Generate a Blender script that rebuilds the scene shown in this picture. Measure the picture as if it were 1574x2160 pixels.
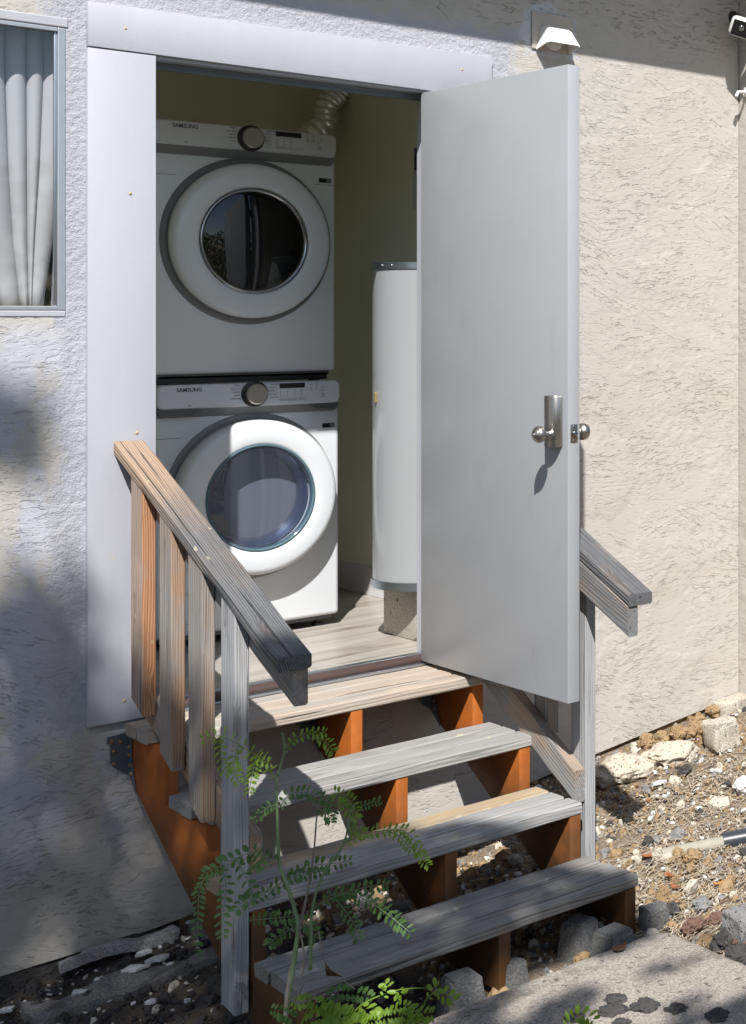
import bpy, bmesh, math, random
import numpy as np
from mathutils import Vector, Matrix, Euler, noise as mnoise
R_=math.radians
sc=bpy.context.scene
for o in list(bpy.data.objects): bpy.data.objects.remove(o)
col=sc.collection
random.seed(7)
# ------------------------------------------------------------------ camera
F,XC,YH,TH=3104.76,2084.6,673.84,.8645
CAM=Vector((-2.6868,-4.9594,1.2241)); S_,C_=math.sin(TH),math.cos(TH)
cd=bpy.data.cameras.new('camera'); cam=bpy.data.objects.new('camera',cd); col.objects.link(cam)
cam.location=CAM; cam.rotation_euler=(math.pi/2,0,-TH)
cd.sensor_fit='VERTICAL'; cd.sensor_height=36; cd.sensor_width=36*1574/2160
cd.lens=F/2160*36; cd.shift_x=(787-XC)/2160; cd.shift_y=-(1080-YH)/2160
cd.clip_start=.05; cd.clip_end=500
sc.camera=cam
# ------------------------------------------------------------------ light
SUN=Vector((.70,1,-1.45)).normalized()
el=math.asin(-SUN.z); az=math.atan2(-SUN.x,-SUN.y)
w=bpy.data.worlds.new('World'); sc.world=w; w.use_nodes=True
nt=w.node_tree; bg=nt.nodes['Background']; sky=nt.nodes.new('ShaderNodeTexSky')
sky.sky_type='NISHITA'; sky.sun_disc=False; sky.sun_elevation=el; sky.sun_rotation=az
sky.air_density=1.0; sky.dust_density=.6
nt.links.new(sky.outputs[0],bg.inputs[0]); bg.inputs[1].default_value=.092
sd=bpy.data.lights.new('sun','SUN'); sd.energy=5.0; sd.angle=R_(.55); sd.color=(1,.98,.95)
so=bpy.data.objects.new('sun',sd); col.objects.link(so); so.rotation_euler=SUN.to_track_quat('-Z','Y').to_euler(); so.location=(-4,-6,8)
sc.view_settings.view_transform='Standard'; sc.view_settings.look='None'; sc.view_settings.exposure=.5; sc.view_settings.gamma=1
sc.render.engine='CYCLES'; sc.cycles.max_bounces=14; sc.cycles.diffuse_bounces=10; sc.cycles.transparent_max_bounces=12
sc.cycles.caustics_reflective=False; sc.cycles.caustics_refractive=False; sc.cycles.sample_clamp_indirect=8
# ------------------------------------------------------------------ helpers
def W(u,v,ax,val):
    l=(u-XC)/F; d=Vector((C_*l+S_,-S_*l+C_,-(v-YH)/F)); i='XYZ'.index(ax)
    return CAM+d*((val-CAM[i])/d[i])
def D(u,v,dep):
    l=(u-XC)/F; return CAM+Vector((C_*l+S_,-S_*l+C_,-(v-YH)/F))*dep
def gz(x,y):
    x=max(-2.5,min(3,x)); return -.603+.12*x+.08*max(y,-3)
def G(u,v):
    z=-.65
    for _ in range(12): p=W(u,v,'Z',z); z=gz(p.x,p.y)
    return Vector((p.x,p.y,z))
WM={}
def link(o,parent=None,world=None):
    col.objects.link(o)
    m=world if world is not None else Matrix.Identity(4)
    WM[o.name]=m
    if parent: o.parent=parent; o.matrix_basis=WM[parent.name].inverted()@m
    else: o.matrix_basis=m
    return o
def tag(o,label=None,cat=None,group=None,kind=None):
    if label:o['label']=label
    if cat:o['category']=cat
    if group:o['group']=group
    if kind:o['kind']=kind
    return o
def empty(name,loc,label,cat,group=None,kind=None,rotz=0):
    o=bpy.data.objects.new(name,None); o.empty_display_size=.1
    link(o,None,Matrix.Translation(Vector(loc))@Matrix.Rotation(rotz,4,'Z')); return tag(o,label,cat,group,kind)
def mesh(name,bm,mat,parent=None,world=None,smooth=False,auto=None):
    me=bpy.data.meshes.new(name)
    if isinstance(bm,bmesh.types.BMesh): bm.normal_update(); bm.to_mesh(me); bm.free()
    else: me.from_pydata(bm[0],[],bm[1])
    if mat:
        for m in (mat if isinstance(mat,(list,tuple)) else [mat]): me.materials.append(m)
    if smooth: me.polygons.foreach_set('use_smooth',[True]*len(me.polygons))
    if auto is not None: 
        me.polygons.foreach_set('use_smooth',[True]*len(me.polygons)); me.set_sharp_from_angle(angle=R_(auto))
    me.update()
    o=bpy.data.objects.new(name,me); return link(o,parent,world)
def bbox(bm,x0,x1,y0,y1,z0,z1,bev=0,seg=2):
    r=bmesh.ops.create_cube(bm,size=1); vs=r['verts']
    for v in vs: v.co=Vector(((x0+x1)/2+v.co.x*(x1-x0),(y0+y1)/2+v.co.y*(y1-y0),(z0+z1)/2+v.co.z*(z1-z0)))
    if bev>0:
        es=list({e for v in vs for e in v.link_edges})
        bmesh.ops.bevel(bm,geom=es,offset=bev,segments=seg,affect='EDGES',profile=.5)
    return vs
def box(name,x0,x1,y0,y1,z0,z1,mat,parent=None,bev=0,seg=2):
    bm=bmesh.new(); c=Vector(((x0+x1)/2,(y0+y1)/2,(z0+z1)/2))
    bbox(bm,x0-c.x,x1-c.x,y0-c.y,y1-c.y,z0-c.z,z1-c.z,bev,seg)
    return mesh(name,bm,mat,parent,Matrix.Translation(c),auto=40 if bev else None)
def prism(name,pts,axis,a,b,mat,parent=None,bev=0):
    """extrude polygon pts (2D in the two other axes) from a to b along axis"""
    bm=bmesh.new(); idx='XYZ'.index(axis)
    def mk(p,t):
        c=[0,0,0]; o=[i for i in range(3) if i!=idx]; c[o[0]],c[o[1]]=p; c[idx]=t; return bm.verts.new(c)
    A=[mk(p,a) for p in pts]; B=[mk(p,b) for p in pts]; n=len(pts)
    bm.faces.new(A); bm.faces.new(B[::-1])
    for i in range(n): bm.faces.new((A[i],B[i],B[(i+1)%n],A[(i+1)%n]))
    bmesh.ops.recalc_face_normals(bm,faces=bm.faces)
    if bev: bmesh.ops.bevel(bm,geom=list(bm.edges),offset=bev,segments=2,affect='EDGES',profile=.5)
    c=sum((v.co for v in bm.verts),Vector())/len(bm.verts)
    for v in bm.verts: v.co-=c
    return mesh(name,bm,mat,parent,Matrix.Translation(c),auto=40 if bev else None)
def board(name,p0,p1,w_,h_,mat,parent,up=Vector((0,0,1)),bev=.003,rough=0.0012):
    """timber with local X along its length, local Y = w_, local Z = h_ (towards up), slightly wavy edges"""
    p0=Vector(p0);p1=Vector(p1); d=p1-p0; L=d.length; x=d.normalized(); y=up.cross(x).normalized(); z=x.cross(y)
    bm=bmesh.new(); n=max(4,int(L/.05)); prof=[]
    b=bev
    pr=[(-w_/2+b,-h_/2),(w_/2-b,-h_/2),(w_/2,-h_/2+b),(w_/2,h_/2-b),(w_/2-b,h_/2),(-w_/2+b,h_/2),(-w_/2,h_/2-b),(-w_/2,-h_/2+b)]
    sd_=random.random()*100; rows=[]
    for i in range(n+1):
        t=-L/2+L*i/n; row=[]
        for k,(a,c) in enumerate(pr):
            q=mnoise.noise(Vector((t*7+sd_,k*3.1,sd_)))*rough
            e=0
            if i in(0,n): e=-.0015 if i==n else .0015
            row.append(bm.verts.new((t+e*0,a+(q if abs(a)>w_/2-b*1.5 else 0)*math.copysign(1,a),c+q*.6*math.copysign(1,c))))
        rows.append(row)
    for i in range(n):
        for k in range(8): bm.faces.new((rows[i][k],rows[i+1][k],rows[i+1][(k+1)%8],rows[i][(k+1)%8]))
    bm.faces.new(rows[0]); bm.faces.new(rows[-1][::-1])
    bmesh.ops.recalc_face_normals(bm,faces=bm.faces)
    M=Matrix(((x.x,y.x,z.x,0),(x.y,y.y,z.y,0),(x.z,y.z,z.z,0),(0,0,0,1))); M.translation=(p0+p1)/2
    return mesh(name,bm,mat,parent,M,auto=35)
def tube(bm,pts,r,seg=8,r2=None,cap=True):
    pts=[Vector(p) for p in pts]; n=len(pts); rings=[]
    ref=Vector((0,0,1))
    for i,p in enumerate(pts):
        t=(pts[min(i+1,n-1)]-pts[max(i-1,0)]).normalized()
        if abs(t.dot(ref))>.95: ref=Vector((1,0,0))
        a=t.cross(ref).normalized(); b=t.cross(a).normalized(); rr=r+(r2-r)*i/(n-1) if r2 is not None else (r[i] if isinstance(r,list) else r)
        rings.append([bm.verts.new(p+(a*math.cos(k*2*math.pi/seg)+b*math.sin(k*2*math.pi/seg))*rr) for k in range(seg)])
    for i in range(n-1):
        for k in range(seg): bm.faces.new((rings[i][k],rings[i][(k+1)%seg],rings[i+1][(k+1)%seg],rings[i+1][k]))
    if cap and seg>2: bm.faces.new(rings[0][::-1]); bm.faces.new(rings[-1])
def lathe(prof,seg=48,axis='Y',cx=0,cy=0,cz=0,cap=True):
    """prof list of (r,t) along axis"""
    bm=bmesh.new(); rings=[]
    for r,t in prof:
        ring=[]
        for k in range(seg):
            a=2*math.pi*k/seg; c,s=math.cos(a)*r,math.sin(a)*r
            ring.append(bm.verts.new({'Y':(cx+c,cy+t,cz+s),'Z':(cx+c,cy+s,cz+t),'X':(cx+t,cy+c,cz+s)}[axis]))
        rings.append(ring)
    for i in range(len(rings)-1):
        for k in range(seg): bm.faces.new((rings[i][k],rings[i][(k+1)%seg],rings[i+1][(k+1)%seg],rings[i+1][k]))
    if cap:
        if prof[0][0]>1e-4: bm.faces.new(rings[0])
        if prof[-1][0]>1e-4: bm.faces.new(rings[-1][::-1])
    bmesh.ops.remove_doubles(bm,verts=bm.verts,dist=1e-5)
    bmesh.ops.recalc_face_normals(bm,faces=bm.faces)
    return bm
def T(x,y,z): return Matrix.Translation((x,y,z))
def spline(pts,n):
    pts=[Vector(p) for p in pts]; out=[]; m=len(pts)-1
    for i in range(n+1):
        t=i/n*m; k=min(int(t),m-1); f=t-k
        a,b,c,d=pts[max(k-1,0)],pts[k],pts[k+1],pts[min(k+2,m)]
        out.append(.5*((2*b)+(c-a)*f+(2*a-5*b+4*c-d)*f*f+(3*b-a-3*c+d)*f**3))
    return out
# ------------------------------------------------------------------ materials
class N:
    def __init__(s,name):
        s.m=bpy.data.materials.new(name); s.m.use_nodes=True; s.t=s.m.node_tree; s.b=s.t.nodes['Principled BSDF']; s.o=s.t.nodes['Material Output']
    def n(s,ty,**k):
        x=s.t.nodes.new('ShaderNode'+ty)
        for a,v in k.items():
            if a.startswith('i_'):
                key=a[2:]; key=int(key) if key.isdigit() else key
                if hasattr(v,'links') or isinstance(v,bpy.types.NodeSocket): s.t.links.new(v,x.inputs[key])
                else: x.inputs[key].default_value=v
            else: setattr(x,a,v)
        return x
    def l(s,a,b): s.t.links.new(a,b)
    def co(s,which='Object'): return s.n('TexCoord').outputs[which]
    def mapv(s,v,scale=(1,1,1),loc=(0,0,0),rot=(0,0,0)):
        return s.n('Mapping',i_Vector=v,i_Scale=scale,i_Location=loc,i_Rotation=rot).outputs[0]
    def noise(s,v,scale=5,detail=4,rough=.5,dist=0):
        return s.n('TexNoise',i_Vector=v,i_Scale=scale,i_Detail=detail,i_Roughness=rough,i_Distortion=dist).outputs[0]
    def ramp(s,f,stops,interp='LINEAR'):
        r=s.n('ValToRGB',i_Fac=f); cr=r.color_ramp; cr.interpolation=interp
        while len(cr.elements)<len(stops): cr.elements.new(.5)
        for e,(p,c) in zip(cr.elements,stops): e.position=p; e.color=(*c,1) if isinstance(c,tuple) else (c,c,c,1)
        return r.outputs[0]
    def mix(s,f,a,b,mode='MIX'):
        x=s.n('Mix',data_type='RGBA',blend_type=mode)
        for sk,v in ((x.inputs[0],f),(x.inputs[6],a),(x.inputs[7],b)):
            if isinstance(v,bpy.types.NodeSocket): s.t.links.new(v,sk)
            else: sk.default_value=(*v,1) if isinstance(v,tuple) else v
        return x.outputs[2]
    def math(s,op,a,b=0,c=0,clamp=False):
        x=s.n('Math',operation=op); x.use_clamp=clamp
        for i,v in enumerate((a,b,c)):
            if isinstance(v,bpy.types.NodeSocket): s.t.links.new(v,x.inputs[i])
            else: x.inputs[i].default_value=v
        return x.outputs[0]
    def smooth(s,v,a,b,lo=0,hi=1):
        x=s.n('MapRange',interpolation_type='SMOOTHSTEP'); s.t.links.new(v,x.inputs[0])
        for i,q in zip((1,2,3,4),(a,b,lo,hi)): x.inputs[i].default_value=q
        return x.outputs[0]
    def bump(s,h,strength=1,dist=.01,normal=None):
        x=s.n('Bump',i_Strength=strength,i_Distance=dist); s.l(h,x.inputs['Height'])
        if normal: s.l(normal,x.inputs['Normal'])
        s.l(x.outputs[0],s.b.inputs['Normal']); return x.outputs[0]
    def set(s,color=None,rough=None,metal=None,**k):
        for key,v in dict({'Base Color':color,'Roughness':rough,'Metallic':metal},**k).items():
            if v is None: continue
            if isinstance(v,bpy.types.NodeSocket): s.l(v,s.b.inputs[key])
            else: s.b.inputs[key].default_value=(*v,1) if isinstance(v,tuple) and len(v)==3 else v
        return s
def plain(name,c,rough=.5,metal=0,var=.06,scale=30,bump=0,**k):
    m=N(name); v=m.co(); f=m.noise(v,scale,5,.6)
    m.set(m.mix(f,tuple(x*(1-var) for x in c),tuple(min(1,x*(1+var)) for x in c)),rough,metal,**k)
    if bump: m.bump(f,bump,.002)
    return m.m
def wood_mat(name,warm=0.,grad=None,grey=((.14,.135,.13),(.24,.235,.225),(.33,.32,.305)),tan=((.20,.11,.06),(.33,.21,.13),(.43,.30,.20)),seed=0.,deep=1.,ringw=.15,face=False):
    m=N(name); v=m.co(); rnd=m.n('ObjectInfo').outputs['Random']
    off=m.math('MULTIPLY',rnd,37.)
    cx=m.n('CombineXYZ',i_X=off,i_Y=off,i_Z=off).outputs[0]
    vv=m.n('VectorMath',operation='ADD',i_0=v,i_1=cx).outputs[0]
    kn=m.n('TexVoronoi',i_Vector=m.mapv(vv,(2.6,12,12)),i_Scale=1.); kd=m.smooth(kn.outputs['Distance'],.0,.22,1,0)
    warp=m.n('TexNoise',i_Vector=m.mapv(vv,(1.6,5,5)),i_Scale=1.,i_Detail=2.).outputs['Color']
    wv=m.n('VectorMath',operation='SCALE',i_0=warp,i_Scale=.030).outputs[0]
    kv=m.n('VectorMath',operation='SCALE',i_0=m.n('CombineXYZ',i_Y=kd,i_Z=kd).outputs[0],i_Scale=.012).outputs[0]
    bv=m.n('VectorMath',operation='ADD',i_0=m.n('VectorMath',operation='ADD',i_0=vv,i_1=wv).outputs[0],i_1=kv).outputs[0]
    g1=m.noise(m.mapv(bv,(.8,125,125)),1.,3,.6); g2=m.noise(m.mapv(bv,(9,300,300)),1.,5,.7); g3=m.noise(m.mapv(vv,(2.2,11,11)),1.,4,.6)
    sy=m.n('SeparateXYZ',i_0=bv).outputs; ph=m.math('ADD',m.math('ADD',m.math('MULTIPLY',sy[1],900.),m.math('MULTIPLY',sy[2],520.)),m.math('MULTIPLY',m.noise(m.mapv(bv,(1.1,13,13)),1.,3,.5),20.))
    rings=m.math('ADD',m.math('MULTIPLY',m.math('SINE',ph),.5),.5)
    g=m.math('ADD',m.math('ADD',m.math('MULTIPLY',g1,.38),m.math('MULTIPLY',g3,.16)),m.math('ADD',m.math('MULTIPLY',g2,.34),m.math('MULTIPLY',rings,ringw)))
    cg=m.ramp(g,[(.33,grey[0]),(.49,grey[1]),(.66,grey[2])]); ct=m.ramp(g,[(.33,tan[0]),(.49,tan[1]),(.66,tan[2])])
    blot=m.noise(m.mapv(vv,(3,8,8)),1.,4,.6)
    if grad:
        x=m.n('SeparateXYZ',i_0=v).outputs[0]; gr=m.smooth(x,grad[0],grad[1])
        f=m.math('ADD',gr,m.math('MULTIPLY',m.math('SUBTRACT',blot,.5),1.1),clamp=True); f=m.math('MULTIPLY',f,warm)
    else: f=m.math('MULTIPLY',m.smooth(blot,.62-.5*warm,.78-.3*warm),min(1,warm*1.6))
    if face:
        nz=m.math('ABSOLUTE',m.n('SeparateXYZ',i_0=m.co('Normal')).outputs[2]); f=m.math('MULTIPLY',f,m.smooth(nz,.3,.7,.28,1.))
    c=m.mix(f,cg,ct)
    c=m.mix(m.math('MULTIPLY',kd,.55),c,(.10,.065,.045))
    crack=m.ramp(m.noise(m.mapv(vv,(1.3,75,75)),1.,4,.55),[(.30,1.),(.355,0.)])
    c=m.mix(m.math('MULTIPLY',crack,.7),c,(.03,.026,.022))
    spl=m.ramp(m.noise(m.mapv(vv,(18,26,26)),1.,3,.5),[(.70,0.),(.715,1.)])
    c=m.mix(m.math('MULTIPLY',spl,.6),c,(.50,.45,.31))
    m.set(c,.85)
    h=m.math('SUBTRACT',g,m.math('MULTIPLY',crack,.8))
    m.bump(h,.9*deep,.004)
    return m.m
def stucco_mat(name,kind='front'):
    m=N(name); v=m.co(); sx=m.n('SeparateXYZ',i_0=v); X,Y,Z=sx.outputs
    if kind=='side': v=m.mapv(v,(1,1,1),rot=(0,0,math.pi/2))
    # trowel strokes: patches whose strokes run in different directions, ragged ridges that break off
    wob=m.n('TexNoise',i_Vector=v,i_Scale=9.,i_Detail=4.).outputs['Color']; w0=m.n('VectorMath',operation='SCALE',i_0=wob,i_Scale=.016).outputs[0]
    def strokes(ang,off):
        rv=m.n('VectorMath',operation='ADD',i_0=m.mapv(v,(1,1,1),loc=off,rot=(0,ang,0)),i_1=w0).outputs[0]
        a=m.noise(m.mapv(rv,(3.2,3.2,9)),1.,7,.6); t1=m.ramp(a,[(.42,.0),(.425,.9),(.52,.55),(.525,1.)])
        c=m.noise(m.mapv(rv,(17,17,70)),1.,4,.6); dm=m.smooth(m.noise(m.mapv(rv,(2.6,2.6,5),loc=(3,3,8)),1.,3,.55),.42,.58,.27,.40)
        t2=m.math('MULTIPLY',m.math('SUBTRACT',c,dm),26.,clamp=True)
        d=m.noise(m.mapv(rv,(36,36,110),loc=(1,1,1)),1.,2,.5); t3=m.math('MULTIPLY',m.math('SUBTRACT',d,.33),22.,clamp=True)
        sc1=m.noise(m.mapv(rv,(3,3,95)),1.,3,.6); sm_=m.smooth(m.noise(m.mapv(rv,(1.6,1.6,2.4),loc=(7,7,7)),1.,3,.5),.5,.6)
        return m.math('ADD',m.math('ADD',m.math('MULTIPLY',t1,.42),m.math('ADD',m.math('MULTIPLY',t2,.80),m.math('MULTIPLY',t3,.22))),m.math('MULTIPLY',m.math('MULTIPLY',sc1,sm_),.40))
    s1=strokes(-.04,(0,0,0)); s2=strokes(-.42,(5,0,3)); s3=strokes(.16,(9,0,1))
    k1=m.smooth(m.noise(v,1.9,3,.5),.47,.55); k2=m.smooth(m.noise(m.mapv(v,loc=(4,4,4)),2.3,3,.5),.50,.58)
    h=m.n('Mix',data_type='FLOAT',i_0=k1,i_2=s1,i_3=s2).outputs[0]; h=m.n('Mix',data_type='FLOAT',i_0=k2,i_2=h,i_3=s3).outputs[0]
    amp=m.smooth(m.noise(m.mapv(v,loc=(2,7,1)),3.2,4,.65),.40,.56,.6,1.); h=m.math('MULTIPLY',h,amp)
    fine=m.noise(v,230,3,.6); lump=m.noise(v,75,4,.65)
    pits=m.ramp(m.noise(v,60,4,.6),[(.30,0.),(.36,1.)])
    h=m.math('ADD',h,m.math('MULTIPLY',fine,.20)); h=m.math('ADD',h,m.math('MULTIPLY',pits,.18))
    cream=m.mix(m.noise(v,1.7,5,.6),(.462,.430,.384),(.520,.488,.444))
    st=m.smooth(m.noise(m.mapv(v,(1.6,1.6,3.)),1.,6,.62),.52,.72)
    cream=m.mix(m.math('MULTIPLY',st,.35),cream,(.42,.365,.295))
    if kind=='front':
        # repainted rough white band round the door frame, patch round the vent, spilling down on the left
        wn=m.math('MULTIPLY',m.math('SUBTRACT',m.noise(v,9,4,.6),.5),.20)
        def rect(x0,x1,z0,z1,soft=.03):
            dx=m.math('MAXIMUM',m.math('SUBTRACT',x0,X),m.math('SUBTRACT',X,x1)); dz=m.math('MAXIMUM',m.math('SUBTRACT',z0,Z),m.math('SUBTRACT',Z,z1))
            return m.smooth(m.math('ADD',m.math('MAXIMUM',dx,dz),wn),-soft,soft,1,0)
        wband=rect(-1.165,.37,-.02,2.30); v2=rect(.425,.645,2.24,2.42,.008)
        wide=m.math('MULTIPLY',m.smooth(m.noise(m.mapv(v,(3,3,2)),1.,5,.65),.44,.54),m.smooth(X,-1.0,-.9,1,0))
        low=m.smooth(Z,1.24,1.15); wide=m.math('MULTIPLY',wide,low)
        wide=m.math('MULTIPLY',wide,m.smooth(Z,-.55,-.2))
        wf=m.math('MAXIMUM',wband,wide)
        rough_h=m.math('ADD',m.math('MULTIPLY',m.noise(v,42,6,.7),2.6),m.math('MULTIPLY',fine,.25))
        hm=m.n('Mix',data_type='FLOAT',i_0=wband,i_2=h,i_3=rough_h).outputs[0]; h=hm
        cream=m.mix(wf,cream,m.mix(m.noise(v,4,4,.5),(.42,.42,.46),(.54,.54,.58)))
        cream=m.mix(m.math('MULTIPLY',v2,.8),cream,(.52,.53,.57))
        grime=m.math('MULTIPLY',m.smooth(m.math('ADD',Z,m.math('MULTIPLY',wn,.9)),-.69,-.52,1,0),m.smooth(m.noise(v,7,4,.6),.4,.6))
        cream=m.mix(m.math('MULTIPLY',grime,.45),cream,(.22,.19,.15))
    spk=m.ramp(m.noise(v,120,2,.5),[(.73,0.),(.77,1.)])
    cream=m.mix(m.math('MULTIPLY',spk,.35),cream,(.33,.26,.2))
    m.set(cream,.9); m.bump(h,1.,.0047)
    return m.m
M={}
M['stucco']=stucco_mat('stucco_cream'); M['stucco_side']=stucco_mat('stucco_side','side')
def trim():
    m=N('white_trim_paint'); v=m.co(); f=m.noise(m.mapv(v,(6,6,1.2)),1.5,4,.6)
    c=m.mix(f,(.425,.428,.47),(.485,.488,.53)); sp=m.ramp(m.noise(v,16,2,.4),[(.80,0.),(.83,1.)]); c=m.mix(m.math('MULTIPLY',sp,.45),c,(.62,.5,.3))
    sm=m.smooth(m.noise(v,5,4,.6),.6,.8); c=m.mix(m.math('MULTIPLY',sm,.3),c,(.48,.47,.47))
    m.set(c,.45); m.bump(m.math('ADD',m.noise(m.mapv(v,(90,90,4)),1.,3,.6),m.noise(v,60,3,.5)),.25,.0015); return m.m
M['trim']=trim()
def doorm():
    m=N('door_paint'); v=m.co(); c=m.mix(m.noise(v,3,4,.5),(.355,.365,.378),(.385,.394,.408))
    sc_=m.ramp(m.noise(m.mapv(v,(1,30,9)),1.,2,.5),[(.80,0.),(.81,1.)]); c=m.mix(m.math('MULTIPLY',sc_,.4),c,(.48,.49,.51)); gr=m.math('MULTIPLY',m.smooth(m.noise(m.mapv(v,(1,9,4)),1.,5,.65),.55,.75),.16); c=m.mix(gr,c,(.22,.21,.19)); m.set(c,m.smooth(m.noise(v,6,4,.6),.3,.7,.30,.50)); m.bump(m.noise(m.mapv(v,(1,160,160)),1.,2,.5),.12,.001); return m.m
M['door']=doorm()
M['enamel']=plain('white_enamel',(.78,.79,.80),.22,0,.015,8); M['enamel2']=plain('door_ring_enamel',(.78,.80,.82),.18,0,.01,8)
M['enamel3']=plain('washer_enamel',(.68,.70,.725),.2,0,.012,8); M['panel']=plain('panel_plastic',(.68,.70,.74),.34,0,.01,20)
M['under']=plain('grey_plastic',(.10,.105,.11),.4,0,.03,20); M['recess']=plain('recess_plastic',(.20,.205,.21),.4,0,.03,20)
M['black']=plain('black_plastic',(.012,.012,.013),.3,0,.05,20); M['ink']=plain('dark_lettering',(.03,.03,.035),.6,0,.01,20); M['ink2']=plain('grey_lettering',(.16,.16,.18),.6,0,.01,20)
M['chrome']=plain('dark_chrome',(.35,.36,.38),.16,1,.03,20); M['nickel']=plain('brushed_nickel',(.42,.39,.35),.36,1,.05,60); M['steel']=plain('galvanised_steel',(.42,.47,.50),.36,1,.10,25,.2)
M['drum']=plain('drum_steel',(.42,.42,.43),.28,1,.1,40,.2)
M['drumdark']=plain('drum_dark',(.03,.03,.032),.35,.3,.1,40)
M['alu']=plain('aluminium',(.55,.58,.62),.34,1,.08,30,.15)
M['tank']=plain('tank_enamel',(.33,.34,.35),.2,0,.015,5)
M['olive']=plain('closet_wall_paint',(.87,.87,.73),.75,0,.03,4,.1); M['ceil']=plain('closet_ceiling_paint',(.84,.83,.76),.8)
M['skirt']=plain('skirting_paint',(.66,.65,.66),.45,0,.02,10)
M['brown']=plain('brown_rubber',(.075,.045,.038),.55,0,.1,40,.2)
M['orange']=None
def glassm(name,tint,refl=1.,alpha=.0):
    m=N(name); t=m.t; tr=m.n('BsdfTransparent'); tr.inputs[0].default_value=(*tint,1)
    gl=m.n('BsdfGlossy'); gl.inputs['Roughness'].default_value=.03
    ge=m.n('NewGeometry'); dt=m.math('ABSOLUTE',m.n('VectorMath',operation='DOT_PRODUCT',i_0=ge.outputs['Normal'],i_1=ge.outputs['Incoming']).outputs['Value']); fr=m.math('ADD',m.math('MULTIPLY',m.math('POWER',m.math('SUBTRACT',1.,dt),5.),.95),.045); mx=m.n('MixShader'); m.l(m.math('MULTIPLY',fr,refl,clamp=True),mx.inputs[0]); m.l(tr.outputs[0],mx.inputs[1]); m.l(gl.outputs[0],mx.inputs[2])
    last=mx.outputs[0]
    if alpha:
        df=m.n('BsdfDiffuse'); df.inputs[0].default_value=(.30,.34,.48,1); m2=m.n('MixShader'); m2.inputs[0].default_value=alpha; m.l(last,m2.inputs[1]); m.l(df.outputs[0],m2.inputs[2]); last=m2.outputs[0]
    m.l(last,m.o.inputs[0]); return m.m
M['glass']=glassm('washer_glass',(.74,.78,.86),1.6,.05); M['glassd']=glassm('dryer_glass',(.22,.22,.23),1.5)
M['pane']=glassm('window_glass',(.95,.95,.955),1.3)
def stain():
    m=N('orange_stained_timber'); v=m.co(); g=m.noise(m.mapv(v,(40,5,14),rot=(.5,0,0)),1.,5,.6)
    c=m.mix(g,(.30,.072,.008),(.48,.138,.016)); d=m.smooth(m.noise(v,6,5,.65),.5,.72); c=m.mix(m.math('MULTIPLY',d,.6),c,(.20,.062,.02))
    s=m.ramp(m.noise(m.mapv(v,(30,6,25),rot=(.7,0,0)),1.,3,.5),[(.70,0.),(.73,1.)]); c=m.mix(m.math('MULTIPLY',s,.6),c,(.06,.028,.016))
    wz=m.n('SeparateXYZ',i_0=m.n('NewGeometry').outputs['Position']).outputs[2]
    mud_shade=m.smooth(m.math('ADD',wz,m.math('MULTIPLY',m.math('SUBTRACT',m.noise(v,8,5,.65),.5),.55)),-.58,-.12,1,0); c=m.mix(m.math('MULTIPLY',mud_shade,.88),c,(.055,.032,.012))  # weathering plus painted shade: timber colour darkens towards the ground
    m.set(c,.62); m.bump(m.noise(m.mapv(v,(60,12,40)),1.,5,.6),.4,.002); return m.m
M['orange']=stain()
def floorm():
    m=N('vinyl_plank_floor'); v=m.co(); br=m.n('TexBrick',i_Vector=m.mapv(v,(1,1,1)),i_Scale=1.); br.inputs['Mortar Size'].default_value=.0012; br.inputs['Brick Width'].default_value=1.2; br.inputs['Row Height'].default_value=.18
    br.inputs['Color1'].default_value=(.2,.2,.2,1); br.inputs['Color2'].default_value=(.8,.8,.8,1); br.offset=.37
    off=m.n('VectorMath',operation='SCALE',i_0=br.outputs[0],i_Scale=9.).outputs[0]
    vv=m.n('VectorMath',operation='ADD',i_0=v,i_1=off).outputs[0]
    g=m.noise(m.mapv(vv,(2.2,16,1)),1.,6,.65,.6); c=m.ramp(g,[(.3,(.20,.165,.135)),(.47,(.36,.325,.285)),(.7,(.48,.455,.41))])
    c=m.mix(m.math('MULTIPLY',br.outputs[1],.8),c,(.12,.10,.09)); m.set(c,.34); m.bump(g,.15,.001); return m.m
M['floor']=floorm()
def concrete(name,a,b,sc_=1.,dirt=.5,bump=1.):
    m=N(name); v=m.co(); n1=m.noise(v,3*sc_,6,.6); n2=m.noise(v,60*sc_,4,.65); n3=m.noise(v,300,2,.5)
    c=m.mix(n1,a,b); c=m.mix(m.math('MULTIPLY',m.smooth(n2,.5,.75),.5),c,tuple(x*.55 for x in a)); gr_=m.noise(v,170,2,.5); c=m.mix(m.math('MULTIPLY',m.smooth(gr_,.52,.62),.5),c,tuple(min(1,x*1.35) for x in b)); c=m.mix(m.math('MULTIPLY',m.smooth(gr_,.36,.46,1,0),.5),c,tuple(x*.5 for x in a)); 
    c=m.mix(m.math('MULTIPLY',m.smooth(m.noise(v,7*sc_,5,.6),.5,.66),dirt),c,(.10,.085,.065))
    p=m.ramp(m.noise(v,38,3,.5),[(.29,1.),(.34,0.)]); c=m.mix(m.math('MULTIPLY',p,.6),c,(.04,.035,.03))
    m.set(c,.92); m.bump(m.math('SUBTRACT',m.math('ADD',n2,m.math('MULTIPLY',n3,.5)),p),.9*bump,.006); return m.m
M['slab']=concrete('slab_concrete',(.24,.205,.17),(.39,.35,.30),1.,.5); M['pier']=concrete('pier_concrete',(.12,.118,.112),(.19,.186,.178),2.,.3)
M['cblock']=concrete('block_concrete',(.42,.39,.34),(.52,.485,.43),2.,.12,.5); M['paleconc']=concrete('pale_concrete',(.42,.37,.30),(.56,.51,.43),2.,.35)
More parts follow.
